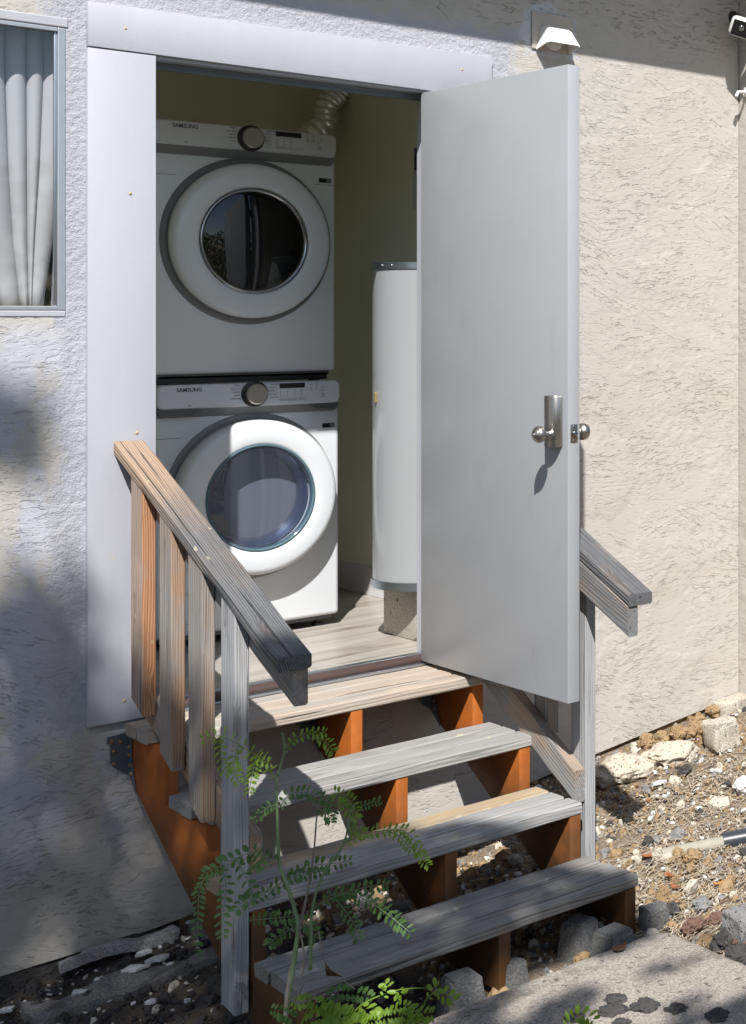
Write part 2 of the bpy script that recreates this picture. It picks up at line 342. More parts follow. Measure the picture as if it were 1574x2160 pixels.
def rockm(name,a,b,c_=(.05,.04,.03)):
    m=N(name); v=m.co(); rnd=m.n('ObjectInfo').outputs['Random']
    n1=m.noise(v,14,6,.65); c=m.mix(n1,a,b); p=m.ramp(m.n('TexVoronoi',i_Vector=v,i_Scale=70.).outputs[0],[(.10,1.),(.28,0.)]); c=m.mix(m.math('MULTIPLY',p,.6),c,c_)
    m.set(c,.95); m.bump(m.math('SUBTRACT',m.noise(v,55,5,.7),m.math('MULTIPLY',p,.6)),1.,.01); return m.m
M['rock_brown']=rockm('brown_lava_rock',(.24,.15,.075),(.40,.28,.15)); M['rock_dark']=rockm('dark_lava_rock',(.035,.032,.03),(.09,.08,.075),(.01,.01,.01)); M['rock_pale']=rockm('pale_stone',(.50,.43,.33),(.62,.57,.48),(.25,.18,.1)); M['rock_red']=rockm('red_lava_rock',(.12,.065,.045),(.21,.125,.09)); M['rock_grey']=rockm('grey_stone',(.17,.165,.16),(.30,.29,.28))
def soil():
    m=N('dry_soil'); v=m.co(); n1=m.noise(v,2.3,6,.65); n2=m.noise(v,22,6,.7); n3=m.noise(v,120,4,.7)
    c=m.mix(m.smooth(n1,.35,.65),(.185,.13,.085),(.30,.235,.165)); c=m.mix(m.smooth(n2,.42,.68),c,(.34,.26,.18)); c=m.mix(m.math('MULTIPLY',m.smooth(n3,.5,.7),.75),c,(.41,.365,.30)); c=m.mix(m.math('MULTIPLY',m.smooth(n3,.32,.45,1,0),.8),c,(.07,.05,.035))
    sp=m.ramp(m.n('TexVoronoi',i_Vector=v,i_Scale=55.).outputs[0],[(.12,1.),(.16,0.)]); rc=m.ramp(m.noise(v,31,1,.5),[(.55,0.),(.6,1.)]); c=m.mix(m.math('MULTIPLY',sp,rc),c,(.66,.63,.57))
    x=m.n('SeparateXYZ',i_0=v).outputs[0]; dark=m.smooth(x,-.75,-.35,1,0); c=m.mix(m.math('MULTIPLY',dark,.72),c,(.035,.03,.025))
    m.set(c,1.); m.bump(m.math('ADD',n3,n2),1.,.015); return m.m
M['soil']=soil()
M['chip']=plain('paint_flake',(.60,.59,.57),.7,0,.06,30,.3); M['straw']=plain('straw',(.46,.385,.285),.8,0,.3,3); M['deadleaf']=plain('dead_leaf_brown',(.30,.10,.035),.6,0,.4,25,.5); M['deadleaf2']=plain('dead_leaf_dark',(.13,.06,.03),.6,0,.4,25,.5); M['orangeleaf']=plain('orange_leaf',(.65,.25,.06),.6,0,.2,25)
def leafm(name,c1,c2,tr=.35):
    m=N(name); v=m.co(); f=m.noise(v,13,3,.6); c=m.mix(f,c1,c2); m.set(c,.5)
    t=m.n('BsdfTranslucent'); m.l(m.mix(.5,c,(c2[0]*1.3,c2[1]*1.4,c2[2])),t.inputs[0]); mx=m.n('MixShader'); mx.inputs[0].default_value=tr; m.l(m.b.outputs[0],mx.inputs[1]); m.l(t.outputs[0],mx.inputs[2]); m.l(mx.outputs[0],m.o.inputs[0]); return m.m
M['leafdark']=leafm('leaflet_dark',(.06,.125,.035),(.11,.21,.055)); M['leafbright']=leafm('leaflet_bright',(.12,.23,.02),(.24,.36,.04)); M['stem']=plain('green_stem',(.15,.22,.10),.6,0,.2,30); M['drystem']=plain('dry_stem',(.22,.19,.15),.8,0,.2,30)
M['treeleaf']=leafm('tree_leaf',(.04,.09,.02),(.08,.14,.03),.2); M['bark']=plain('bark',(.12,.09,.07),.9,0,.3,15,.6)
def curt():
    m=N('curtain_cloth'); v=m.co(); c=m.mix(m.noise(v,3,3,.5),(.45,.46,.475),(.52,.53,.545)); sp=m.ramp(m.noise(v,22,4,.5),[(.70,0.),(.76,1.)]); c=m.mix(m.math('MULTIPLY',sp,.3),c,(.30,.33,.34)); m.set(c,.85); m.bump(m.noise(m.mapv(v,(300,300,300)),1.,1,.5),.1,.001); return m.m
M['curtain']=curt(); M['dark']=plain('dark_room',(.02,.022,.025),.9); M['vinyl']=plain('white_vinyl',(.78,.77,.75),.4,0,.03,12); M['roof']=plain('painted_eave',(.5,.46,.4),.7); M['pipe']=plain('pvc_pipe',(.31,.29,.23),.7,0,.25,14,.5); M['pipeblack']=plain('black_pipe_end',(.035,.04,.05),.35,0,.1,20)

# ------------------------------------------------------------------ ground
def ground():
    x0,x1,y0,y1,s=-2.2,2.6,-2.6,.05,.018
    nx=int((x1-x0)/s);ny=int((y1-y0)/s); vs=[];fs=[]
    for j in range(ny+1):
        for i in range(nx+1):
            x=x0+s*i;y=y0+s*j; e=min(1,min(i,j,nx-i,ny-j)/6)
            h=mnoise.fractal(Vector((x*2.5,y*2.5,3)),1.,2.,4)*.018+mnoise.fractal(Vector((x*14,y*14,8)),.9,2.,3)*.008
            vs.append((x,y,gz(x,y)+h*e))
    for j in range(ny):
        for i in range(nx):
            a=j*(nx+1)+i; fs.append((a,a+1,a+nx+2,a+nx+1))
    # skirt to the horizon
    k=len(vs); xs=[-120,x0,x1,120]; ys=[-120,y0,y1,60]
    idx={}
    for j,y in enumerate(ys):
        for i,x in enumerate(xs):
            idx[i,j]=len(vs); vs.append((x,y,gz(x,y) if (i in(1,2) and j in(1,2)) else gz(max(x0,min(x1,x)),max(y0,min(y1,y)))-.0))
    for j in range(3):
        for i in range(3):
            if i==1 and j==1: continue
            fs.append((idx[i,j],idx[i+1,j],idx[i+1,j+1],idx[i,j+1]))
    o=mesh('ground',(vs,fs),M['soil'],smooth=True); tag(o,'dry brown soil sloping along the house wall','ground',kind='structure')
ground()

# ------------------------------------------------------------------ house
H=empty('house',(0,0,-.6),'cream stucco house wall with a white framed laundry closet doorway','house')
def wallgrid(name,rects,y0,thick,mat):
    bm=bmesh.new()
    for (x0,x1,z0,z1) in rects: bbox(bm,x0,x1,y0,y0+thick,z0,z1)
    return mesh(name,bm,mat,H)
def zb(x): return -.675+.095*max(0,x+.5) if x<.7 else -.561+.125*(x-.7)+.056
# front wall as one solid outline with the openings left out: column strips that share edges
def front_wall():
    bm=bmesh.new(); xs=[-3.2,-2.3,-1.128,-.884,.075,.3,.74,1.1,1.46]; th=.13
    bot={-3.2:-.70,-2.3:-.70,-1.128:-.682,-.884:-.676,0.075:-.59,.3:-.56,.74:-.494,1.1:-.447,1.46:-.405}
    cells=[]
    for a,b in zip(xs[:-1],xs[1:]):
        za=[(bot[a],bot[b])]
        if a==-2.3: segs=[('b',1.251),(2.095,3.1)]
        elif a==-.884: segs=[('b',-.03),(2.055,3.1)]
        else: segs=[('b',3.1)]
        for lo,hi in segs:
            l0,l1=(bot[a],bot[b]) if lo=='b' else (lo,lo)
            v=[bm.verts.new(p) for p in ((a,0,l0),(b,0,l1),(b,0,hi),(a,0,hi),(a,th,l0),(b,th,l1),(b,th,hi),(a,th,hi))]
            for q in ((0,1,2,3),(7,6,5,4),(0,4,5,1),(3,2,6,7),(1,5,6,2),(0,3,7,4)): bm.faces.new([v[i] for i in q])
    return mesh('front_wall',bm,M['stucco'],H)
front_wall()
mesh('side_wall',(lambda b:(bbox(b,1.464,1.62,-.9,.13,-.42,3.1),b)[1])(bmesh.new()),M['stucco_side'],H)
# footing below the side corner
prism('footing',[(1.30,-.45),(1.44,-.45),(1.46,-.385),(1.31,-.40)],'Y',-.10,-.004,M['paleconc'],H,.006)
box('eave',-6,4,-.50,.6,2.985,3.16,M['roof'],H); 
box('roof_slab',-6,4,.6,3.6,2.99,3.15,M['roof'],H)
# closet interior
cw=mesh('closet_wall',(lambda b:(bbox(b,.51,.59,.13,2.0,-.05,2.5),bbox(b,-1.02,.51,1.8,1.9,-.05,2.5),bbox(b,-1.1,-1.02,.13,1.9,-.05,2.5),bbox(b,.085,.51,.131,.15,-.05,2.5),bbox(b,-1.02,-.90,.131,.15,-.05,2.5),bbox(b,-.90,.085,.131,.15,2.06,2.5),b)[-1])(bmesh.new()),M['olive'],H)
box('closet_floor',-1.1,.51,.128,1.8,-.03,0,M['floor'],H)
box('closet_ceiling',-1.1,.6,.13,1.9,2.42,2.5,M['ceil'],H)
mesh('skirting_board',(lambda b:(bbox(b,.497,.512,.152,1.79,0,.125,.003),bbox(b,-1.0,.497,1.785,1.80,0,.125,.003),b)[-1])(bmesh.new()),M['skirt'],H)
# bedroom behind the window
mesh('bedroom_wall',(lambda b:(bbox(b,-2.6,-1.11,1.0,1.05,.3,2.9),bbox(b,-2.65,-2.6,.13,1.05,.3,2.9),bbox(b,-2.6,-1.11,.13,1.0,.25,.3),bbox(b,-2.6,-1.11,.13,1.0,2.9,2.95),b)[-1])(bmesh.new()),M['dark'],H)
# door frame
box('casing',-1.074,-.884,-.02,-.001,-.006,2.044,M['trim'],H,.0015)
box('casing',.058,.268,-.02,-.001,-.03,2.044,M['trim'],H,.0015)
prism('header_board',[(-1.0725,2.049),(.269,2.042),(.27,2.197),(-1.074,2.183)],'Y',-.021,-.001,M['trim'],H,.0015)
fr=mesh('door_frame',(lambda b:(bbox(b,-.905,-.8835,.0005,.129,0,2.053,.001),bbox(b,.055,.074,.0005,.129,0,2.053,.001),bbox(b,-.8835,.055,.0005,.129,2.037,2.0545,.001),bbox(b,-.8835,-.870,.055,.09,0,2.035,.001),bbox(b,-.87,.055,.055,.09,2.018,2.036,.001),b)[-1])(bmesh.new()),M['trim'],H)
for (u_,v_) in ((265,60),(275,408),(289,913),(975,147),(262,1478)): mesh('screw_cap',lathe([(.0048,0),(.0045,-.001),(0,-.0014)],14,'Y',*W(u_,v_,'Y',-.0205)),bpy.data.materials.get('wood_filler') or plain('wood_filler',(.50,.40,.22),.7),H,smooth=True)
box('weatherstrip',-.868,.055,.048,.0545,2.012,2.030,M['under'],H)
th=mesh('threshold',(lambda b:(bbox(b,-.8835,.055,-.018,.128,-.028,-.002,.003),bbox(b,-.8835,.055,.075,.112,-.002,.012,.004),b)[-1])(bmesh.new()),M['alu'],H)
o=box('rubber_strip',-.8835,.055,.004,.07,-.004,.013,M['brown'],th,.006)
# window: frame, sash, glass
wf=mesh('window_frame',(lambda b:(bbox(b,-1.149,-1.1285,-.003,.014,1.2515,2.0945,.002),bbox(b,-2.3,-1.149,-.003,.014,2.082,2.0945,.002),bbox(b,-2.3,-1.149,-.003,.014,1.2515,1.264,.002),b)[-1])(bmesh.new()),plain('pale_aluminium',(.50,.53,.56),.45,.7,.1,30,.2),H)
box('window_sash',-1.157,-1.1495,.004,.014,1.264,2.082,M['alu'],wf,.0015)
box('pane',-2.29,-1.157,.008,.012,1.264,2.082,M['pane'],wf)
rvm=plain('reveal_plaster',(.42,.43,.46),.7,0,.12,20,.6)
bm=bmesh.new(); bbox(bm,-2.4,-1.122,-.004,.02,2.097,2.125,.003); mesh('reveal_top',bm,rvm,H)
bm=bmesh.new(); bbox(bm,-2.4,-1.128,-.003,.02,1.232,1.2505,.003); mesh('reveal_sill',bm,rvm,H)

# curtain behind the window
def curtain():
    ys=[50,180,360,520,640]
    f=[([-160,-160,-155,-150,-130],[-60,-62,-50,-30,0]),([-62,-64,-52,-34,-4],[6,8,16,28,40]),([6,7,12,22,36],[50,50,52,53,54]),([49,50,50,50,52],[86,84,76,64,56]),([82,82,72,58,52],[128,126,121,103,84])]
    vs=[];fs=[]; nseg=14; rows=24
    for li,(L,Rr) in enumerate(f):
        base=len(vs)
        for r in range(rows+1):
            v=50+590*r/rows+ (15 if r==rows else 0)
            l=np.interp(v,ys,L); rr=np.interp(v,ys,Rr)
            a=W(l,v,'Y',.13); b=W(rr,v,'Y',.13)
            for s in range(nseg+1):
                t=s/nseg; u=-1+2*t
                p=a.lerp(b,t); bulge=math.sqrt(max(0,1-u*u))*.035
                vs.append((p.x,.13-bulge-.004*li,p.z))
        for r in range(rows):
            for s in range(nseg):
                q=base+r*(nseg+1)+s; fs.append((q,q+1,q+nseg+2,q+nseg+1))
    o=mesh('curtain',(vs,fs),M['curtain'],smooth=True)
    sm=o.modifiers.new('s','SOLIDIFY'); sm.thickness=.002
    tag(o,'pale grey blue pleated curtain gathered behind the window glass','curtain')
curtain()

# ------------------------------------------------------------------ door
DR=empty('door',(.022,.0,.004),'plain white slab door standing wide open at the laundry closet','door')
dl=box('door_panel',.0,.044,-.915,-.001,.004,2.034,M['door'],DR,.0025)
# lock body on the inner face
zl=.90
def lockbody():
    bm=bmesh.new(); pts=[]
    n=10
    for z in (.817,.821,.975,.981):
        ins=.004 if z in(.817,.981) else 0
        ring=[(0-.0005,-.886+ins),(0-.0005,-.815-ins)]
        for k in range(n+1):
            a=math.pi*k/n; ring.append((-.034*(math.sin(a)**.55)+ (0 if 0<k<n else -.0),-.8505+math.cos(a)*(.0355-ins)))
        pts.append([bm.verts.new((x-.0005,y,z)) for x,y in ring[2:]])
    for i in range(3):
        for k in range(n): bm.faces.new((pts[i][k],pts[i][k+1],pts[i+1][k+1],pts[i+1][k]))
    bm.faces.new(pts[0]); bm.faces.new(pts[-1][::-1])
    bmesh.ops.recalc_face_normals(bm,faces=bm.faces)
    return mesh('lock_housing',bm,M['nickel'],DR,auto=40)
lockbody()
ky=-.868; kz=.861
prof=[(.017,0),(.017,-.004),(.0095,-.008),(.009,-.024),(.013,-.028),(.021,-.031),(.0255,-.037),(.027,-.044),(.026,-.050),(.022,-.055),(.018,-.0575),(.0175,-.059),(.013,-.0605),(.012,-.062),(.006,-.063),(.0055,-.068),(0,-.069)]
mesh('knob',lathe([(r,t) for r,t in prof],32,'X',-.030,ky,kz),M['nickel'],DR,smooth=True)
prof2=[(.030,0),(.030,.004),(.012,.008),(.010,.020),(.018,.026),(.0265,.034),(.028,.044),(.025,.054),(.015,.060),(0,.062)]
mesh('knob',lathe(prof2,32,'X',.044,ky,kz),M['nickel'],DR,smooth=True)
lp=box('latch_plate',.0095,.0345,-.9168,-.9145,kz-.029,kz+.029,M['nickel'],DR,.0006)
mesh('latch_bolt',lathe([(.0085,0),(.0085,-.008),(.0075,-.0095),(0,-.0095)],20,'Y',.022,-.9168,kz),M['chrome'],DR,smooth=True)
for dz in(-.022,.022): mesh('screw',lathe([(.004,0),(.003,-.0012),(0,-.0015)],12,'Y',.022,-.9168,kz+dz),M['chrome'],lp,smooth=True)
for z in (.25,1.02,1.80): mesh('hinge',(lambda b:(tube(b,[(.05,.006,z-.045),(.05,.006,z+.045)],.006,12),bbox(b,.0445,.0465,-.04,.002,z-.045,z+.045),b)[-1])(bmesh.new()),M['nickel'],DR)

# ------------------------------------------------------------------ laundry machines
def text_mesh(s,size,mat,parent,loc,width=None,ext=.0004,align='LEFT',bold=0):
    cu=bpy.data.curves.new('t','FONT'); cu.body=s; cu.size=size; cu.extrude=ext; cu.align_x=align; cu.offset=bold; cu.resolution_u=2
    ob=bpy.data.objects.new('t',cu); col.objects.link(ob); dg=bpy.context.evaluated_depsgraph_get(); me=bpy.data.meshes.new_from_object(ob.evaluated_get(dg)); bpy.data.objects.remove(ob)
    if width:
        xs=[v.co.x for v in me.vertices]; k=width/(max(xs)-min(xs))
        for v in me.vertices: v.co.x*=k
    me.materials.clear(); me.materials.append(mat)
    o=bpy.data.objects.new('lettering',me); return link(o,parent,T(*loc)@Matrix.Rotation(math.pi/2,4,'X'))
def rounded_rect(x0,x1,z0,z1,r,n=6,corners=(1,1,1,1)):
    pts=[]
    for ci,(cx,cz,a0) in enumerate(((x1-r,z1-r,0),(x0+r,z1-r,90),(x0+r,z0+r,180),(x1-r,z0+r,270))):
        for k in range(n+1):
            a=R_(a0+90*k/n); pts.append((cx+r*math.cos(a),cz+r*math.sin(a)))
    return pts
def machine(name,z0,label,cat,dry):
    t=empty(name,(-.24,1.2,z0),label,cat)
    z=lambda a:a-.0+z0-.03   # a measured from the floor for the lower machine
    xl,xr,yf=-.583,.103,.855
    # body : box with rounded vertical edges and rounded lower front
    bm=bmesh.new(); bbox(bm,xl,xr,yf,1.62,z(.045),z(.955),.016,4)
    mesh('body',bm,M['enamel'] if dry else M['enamel3'],t,auto=50)
    # front door recess disc
    cx,cz=-.240,z(.548)
    mesh('door_recess',lathe([(.318,-.0),(.316,-.004),(.300,-.006),(.285,-.005)],96,'Y',cx+.003,yf,cz),M['recess'] if dry else M['recess'],t,smooth=True)
    # thin seam lines of the front plate
    bm=bmesh.new(); bbox(bm,xl+.002,cx-.255,yf-.0012,yf+.001,z(.7835),z(.785)); mesh('seam',bm,M['under'],t); bm=bmesh.new(); bbox(bm,cx+.255,xr-.002,yf-.0012,yf+.001,z(.7835),z(.785)); mesh('seam',bm,M['under'],t); bm=bmesh.new()
    bb=[(xl+.04,xl+.0412,z(.09),z(.20)),(xl+.04,xl+.16,z(.20),z(.2012)),(xl+.16,xl+.1612,z(.09),z(.20)),(xl+.04,xl+.16,z(.09),z(.0912))]
    if not dry:
        for a in bb: bbox(bm,a[0],a[1],yf-.0012,yf+.001,a[2],a[3])
        mesh('filter_hatch_outline',bm,M['recess'],t)
    # door ring
    R=.293; pj=0 if dry else .026
    if not dry: cx=-.241
    prof=[(R-.012,-.004),(R,-.020),(R+.001,-.048-pj),(R-.004,-.060-pj),(R-.012,-.067-pj),(R-.024,-.0705-pj),(.235,-.0725-pj),(.212,-.0715-pj),(.204,-.069-pj),(.199,-.062-pj),(.196,-.045)]
    ring=mesh('door_ring',lathe(prof,128,'Y',cx,yf,cz,cap=False),M['enamel2'] if dry else M['enamel3'],t,smooth=True)
    if not dry:
        mesh('glass_rim',lathe([(.2035,-.068-pj),(.2015,-.0725-pj),(.197,-.073-pj),(.193,-.067-pj),(.190,-.050-pj)],96,'Y',cx,yf,cz,cap=False),plain('teal_rim',(.09,.15,.18),.12,0,.1,10),ring,smooth=True)
    else:
        mesh('glass_rim',lathe([(.200,-.068),(.197,-.071),(.190,-.071),(.184,-.062),(.180,-.05)],96,'Y',cx,yf,cz,cap=False),M['chrome'],ring,smooth=True)
    gp=[(.194,-.066-pj),(.17,-.070-pj),(.12,-.074-pj),(.06,-.0765-pj),(0,-.077-pj)] if not dry else [(.188,-.064),(.15,-.071),(.09,-.076),(0,-.079)]
    mesh('glass',lathe(gp,96,'Y',cx,yf,cz,cap=False),M['glass'] if not dry else M['glassd'],t,smooth=True)
    # inner glass bowl and drum
    if not dry:
        mesh('bowl',lathe([(.186,-.050),(.172,-.03),(.160,.01),(.150,.05),(.130,.075),(.07,.09),(0,.093)],64,'Y',cx+.004,yf,cz+.004,cap=False),glassm('bowl_glass',(.74,.78,.86),2.4,.04),t,smooth=True)
        bm=lathe([(.192,-.055),(.190,-.03),(.176,-.012),(.168,.02),(.236,.06),(.245,.35),(.0,.36)],64,'Y',cx,yf,cz,cap=False)
        mesh('drum',bm,plain('drum_interior',(.30,.34,.46),.30,.85,.3,9,.3),t,smooth=True)
        bm=bmesh.new()
        for k in range(3):
            a=k*2.1+.4; p=[(cx+math.cos(a)*.235,yf+.08,cz+math.sin(a)*.235),(cx+math.cos(a)*.225,yf+.33,cz+math.sin(a)*.225)]; tube(bm,p,.032,10); mesh('drum_paddle',bm,M['chrome'],t,smooth=True); bm=bmesh.new()
    else:
        bm=lathe([(.186,-.050),(.180,-.02),(.165,.02),(.25,.05),(.26,.4),(0,.41)],64,'Y',cx,yf,cz,cap=False)
        mesh('drum',bm,M['drumdark'],t,smooth=True)
        bm=bmesh.new(); pts=[]
        for s in range(13):
            u=-1+2*s/12; pts.append((cx-.105+.03*(1-u*u),yf-.012+.0*u,cz+u*.165))
        for i in range(12):
            a,b=pts[i],pts[i+1]; v=[bm.verts.new(q) for q in ((a[0],a[1],a[2]),(a[0]+.013,a[1]+.01,a[2]),(b[0]+.013,b[1]+.01,b[2]),(b[0],b[1],b[2]))]; bm.faces.new(v)
        bmesh.ops.remove_doubles(bm,verts=bm.verts,dist=1e-5); bmesh.ops.solidify(bm,geom=bm.faces[:],thickness=.006)
        mesh('drum_rim',bm,M['enamel'],t,smooth=True)
        mesh('lint_cover',(lambda b:(bbox(b,cx-.02,cx+.03,yf-.02,yf+.0,cz-.185,cz-.105,.006),b)[-1])(bmesh.new()),M['recess'],t)
    # control panel
    p0,p1,yp=z(.893),z(.982),.823
    pts=rounded_rect(xl-.003,xr-.012,p0,p1,.022)
    bm=bmesh.new(); A=[bm.verts.new((x,yf+.04,zz)) for x,zz in pts]
    B=[bm.verts.new((x,yp+.006,zz)) for x,zz in pts]; ccx=(xl+xr)/2; ccz=(p0+p1)/2
    Cc=[bm.verts.new((x+(.004 if x<ccx else -.004),yp,zz+(.004 if zz<ccz else -.004))) for x,zz in pts]
    n=len(pts)
    for P_,Q_ in ((A,B),(B,Cc)):
        for i in range(n): bm.faces.new((P_[i],P_[(i+1)%n],Q_[(i+1)%n],Q_[i]))
    bm.faces.new(Cc); bm.faces.new(A[::-1]); bmesh.ops.recalc_face_normals(bm,faces=bm.faces)
    cp=mesh('control_panel',bm,M['panel'],t,auto=30)
    # dark lip under the panel with its slanting finger grips
    bm=bmesh.new()
    prf=rounded_rect(xl-.002,xr-.013,z(.860),z(.897),.018,5)
    A=[bm.verts.new((x,yf+.02,zz)) for x,zz in prf]; B=[bm.verts.new((x,yp+.012+ (z(.897)-zz)*.5,zz)) for x,zz in prf]
    for i in range(len(prf)): bm.faces.new((A[i],A[(i+1)%len(prf)],B[(i+1)%len(prf)],B[i]))
    bm.faces.new(B); bmesh.ops.recalc_face_normals(bm,faces=bm.faces)
    mesh('panel_lip',bm,M['recess'],t,auto=30)
    if not dry:
        prism('grip',[(-.585,z(.892)),(-.43,z(.892)),(-.465,z(.866)),(-.575,z(.866))],'Y',yp+.005,yp+.018,M['under'],t)
        prism('grip',[(.088,z(.892)),(-.04,z(.892)),(-.005,z(.874)),(.078,z(.868))],'Y',yp+.005,yp+.018,M['under'],t)
    # dial
    dz=.940
    di=mesh('dial',lathe([(.040,-.006),(.0395,-.026),(.036,-.029),(.012,-.0285),(0,-.0283)],64,'Y',-.2415,yp,z(dz)),M['black'] if 0 else M['nickel'],cp,auto=35)
    mesh('dial_base',lathe([(.050,0),(.049,-.005),(.045,-.0075),(.030,-.0075)],64,'Y',-.2415,yp-.0003,z(dz)),M['black'],di,auto=35)
    yq=yp-.0006
    box('display',-.148,-.050,yq-.0008,yq+.001,z(.9575),z(.9765),M['black'],cp)
    text_mesh('SAMSUNG',.0205,M['ink'],cp,(-.521,yq,z(.9565)),.088,bold=.0002)
    L=[('NORMAL','QUICK WASH'),('HEAVY DUTY','DELICATES'),('BEDDING','RINSE+SPIN'),('WHITES','EASY CARE'),('ACTIVEWEAR','SELF CLEAN')] if not dry else [('NORMAL','QUICK DRY'),('HEAVY DUTY','DELICATES'),('BEDDING','TIME DRY'),('PERM PRESS','AIR FLUFF'),('TOWELS','WOOL')]
    for i,(a,b) in enumerate(L):
        zz=z(.9715-.0125*i); bow=.010*abs(i-2)/2
        text_mesh(a,.0058,M['ink2'],cp,(-.296+bow*.3,yq,zz),align='RIGHT'); text_mesh(b,.0058,M['ink2'],cp,(-.193+bow,yq,zz))
    # indicator columns, buttons
    bm=bmesh.new()
    for c in range(4 if not dry else 3):
        x=-.143+.0265*c
        for r in range(6): bbox(bm,x-.001,x+.001,yq-.0004,yq+.0006,z(.9500-.0048*r)-.001,z(.9500-.0048*r)+.001)
        mesh('indicator_column',bm,M['ink'],cp); bm=bmesh.new()
    for x,zz in ((-.025,.975),(-.003,.975),(-.025,.958),(-.003,.958)): bbox(bm,x-.0014,x+.0014,yq-.0004,yq+.0006,z(zz)-.0014,z(zz)+.0014)
    mesh('indicator_dots',bm,M['ink'],cp)
    bm=bmesh.new()
    for c in range(4):
        x=-.146+.0265*c
        for (a,b,cc,dd) in ((x,x+.022,.9185,.9190),(x,x+.022,.9085,.9090),(x,x+.0005,.9085,.9190),(x+.0215,x+.022,.9085,.9190)): bbox(bm,a,b,yq-.0003,yq+.0006,z(cc),z(dd))
        mesh('button_outline',bm,M['ink2'],cp); bm=bmesh.new()
    for zz in (.945,): bbox(bm,-.032,.010,yq-.0003,yq+.0006,z(zz),z(zz)+.0006)
    mesh('divider_line',bm,M['ink2'],cp)
    for c,s in enumerate(('Temp','Rinse','Spin','Soil') if not dry else ('Temp','Time','Dry','')):
        if s: text_mesh(s,.0055,M['ink2'],cp,(-.143+.0265*c,yq,z(.9115)))
    for x,zz,s in ((-.031,.967,'Delay'),(-.009,.967,'Extra'),(-.031,.950,'Smart'),(-.009,.950,'Child'),(.012,.942,'Power'),(.010,.918,'Start/Pause'),(-.01,.9805-.004,'')): 
        if s: text_mesh(s,.0048,M['ink2'],cp,(x,yq,z(zz)))
    mesh('power_symbol',(lambda b:(tube(b,[(.022+.006*math.cos(a),yq,z(.957)+.006*math.sin(a)) for a in [R_(110+320*k/16) for k in range(17)]],.0005,4),b)[-1])(bmesh.new()),M['ink2'],cp)
    text_mesh('>||',.009,M['ink2'],cp,(.016,yq,z(.9265)),bold=.0002)
    text_mesh('WiFi' if dry else 'VRT',.006,M['ink'],cp,(-.480,yq,z(.902)))
    # label on the front plate
    bm=bmesh.new(); bbox(bm,.034,.064,yf-.001,yf+.001,z(.793),z(.811)); mesh('warning_label',bm,M['black'],t)
    bm=bmesh.new(); bbox(bm,.0645,.084,yf-.001,yf+.001,z(.793),z(.811)); mesh('white_label',bm,M['ink2'],t)
    # feet
    for x in (xl+.06,xr-.06):
        for y in (yf+.06,1.55): mesh('foot',lathe([(.022,0),(.022,.01),(.010,.014),(.010,.05)],16,'Z',x,y,z(.0)+.001),M['black'],t)
    bm=bmesh.new(); bbox(bm,xl+.02,xr-.02,yf+.02,1.6,z(.03),z(.05)); mesh('base_plate',bm,M['under'],t)
    return t
wm_=machine('washing_machine',.03,'white front load washing machine on the closet floor with its round door in sunlight','washing machine',False)
wm_.location.x+=.014
machine('clothes_dryer',1.005,'white clothes dryer with dark round window stacked on top of the washer','clothes dryer',True)
o=box('stacking_bracket',-.55,.075,.875,1.60,.986,1.012,M['black']); tag(o,'black stacking bracket in the gap between washer and dryer','bracket')
# exhaust duct
pts=spline([(.335,1.62,1.85),(.335,1.62,2.02),W(682,262,'Y',1.62),W(690,225,'Y',1.62),W(712,200,'Y',1.62),W(745,172,'Y',1.60),W(790,150,'Y',1.58)],110)
bm=bmesh.new(); tube(bm,pts,[.050+.0055*math.sin(i*1.05)+.0015*math.sin(i*.37) for i in range(len(pts))],28)
o=mesh('exhaust_duct',bm,plain('duct_foil',(.95,.95,.94),.28,.9,.03,40),smooth=True); tag(o,'ribbed silver flexible exhaust duct rising behind the dryer','duct')
# wall box on the side wall
t=empty('wall_control_box',(.49,.96,1.69),'small pale and dark box mounted on the closet side wall beside the door edge','control box')
box('box_lower',.488,.5095,.80,.972,1.69,1.855,M['panel'],t,.004); box('box_upper',.492,.5095,.82,.966,1.857,1.955,plain('navy_plastic',(.02,.025,.09),.4),t,.004)

# ------------------------------------------------------------------ water heater on blocks
hx,hy,hr=.272,.402,.221
t=empty('water_heater',(hx,hy,.205),'tall white cylindrical water heater with grey metal rims raised on concrete blocks','water heater')
mesh('tank',lathe([(hr,.235),(hr,1.415)],96,'Z',hx,hy,0,cap=False),M['tank'],t,smooth=True)
mesh('bottom_rim',lathe([(hr-.01,.203),(hr+.003,.205),(hr+.004,.236),(hr-.002,.238)],96,'Z',hx,hy,0),M['steel'],t,auto=40)
mesh('top_rim',lathe([(hr-.002,1.412),(hr+.004,1.414),(hr+.004,1.438),(hr,1.441),(0,1.446)],96,'Z',hx,hy,0),M['steel'],t,auto=40)
for a,zz in ((200,1.427),(262,.222),(150,.222),(188,1.427)):
    x=hx+math.cos(R_(a))*(hr+.004); y=hy+math.sin(R_(a))*(hr+.004)
    bm=bmesh.new(); bmesh.ops.create_uvsphere(bm,u_segments=10,v_segments=6,radius=.0045); mesh('screw',bm,M['chrome'],t,T(x,y,zz),smooth=True)
bm=bmesh.new(); bbox(bm,-.006,.006,-.004,.004,-.02,.02,.002); mesh('brass_tab',bm,plain('brass',(.65,.52,.2),.4,.8),t,T(hx-hr-.002,hy+.02,.93))
mesh('pipe_fitting',(lambda b:(tube(b,[(.235,.34,1.445),(.235,.34,1.47),(.25,.31,1.478),(.29,.24,1.47)],.026,14),b)[-1])(bmesh.new()),M['black'],t,smooth=True)
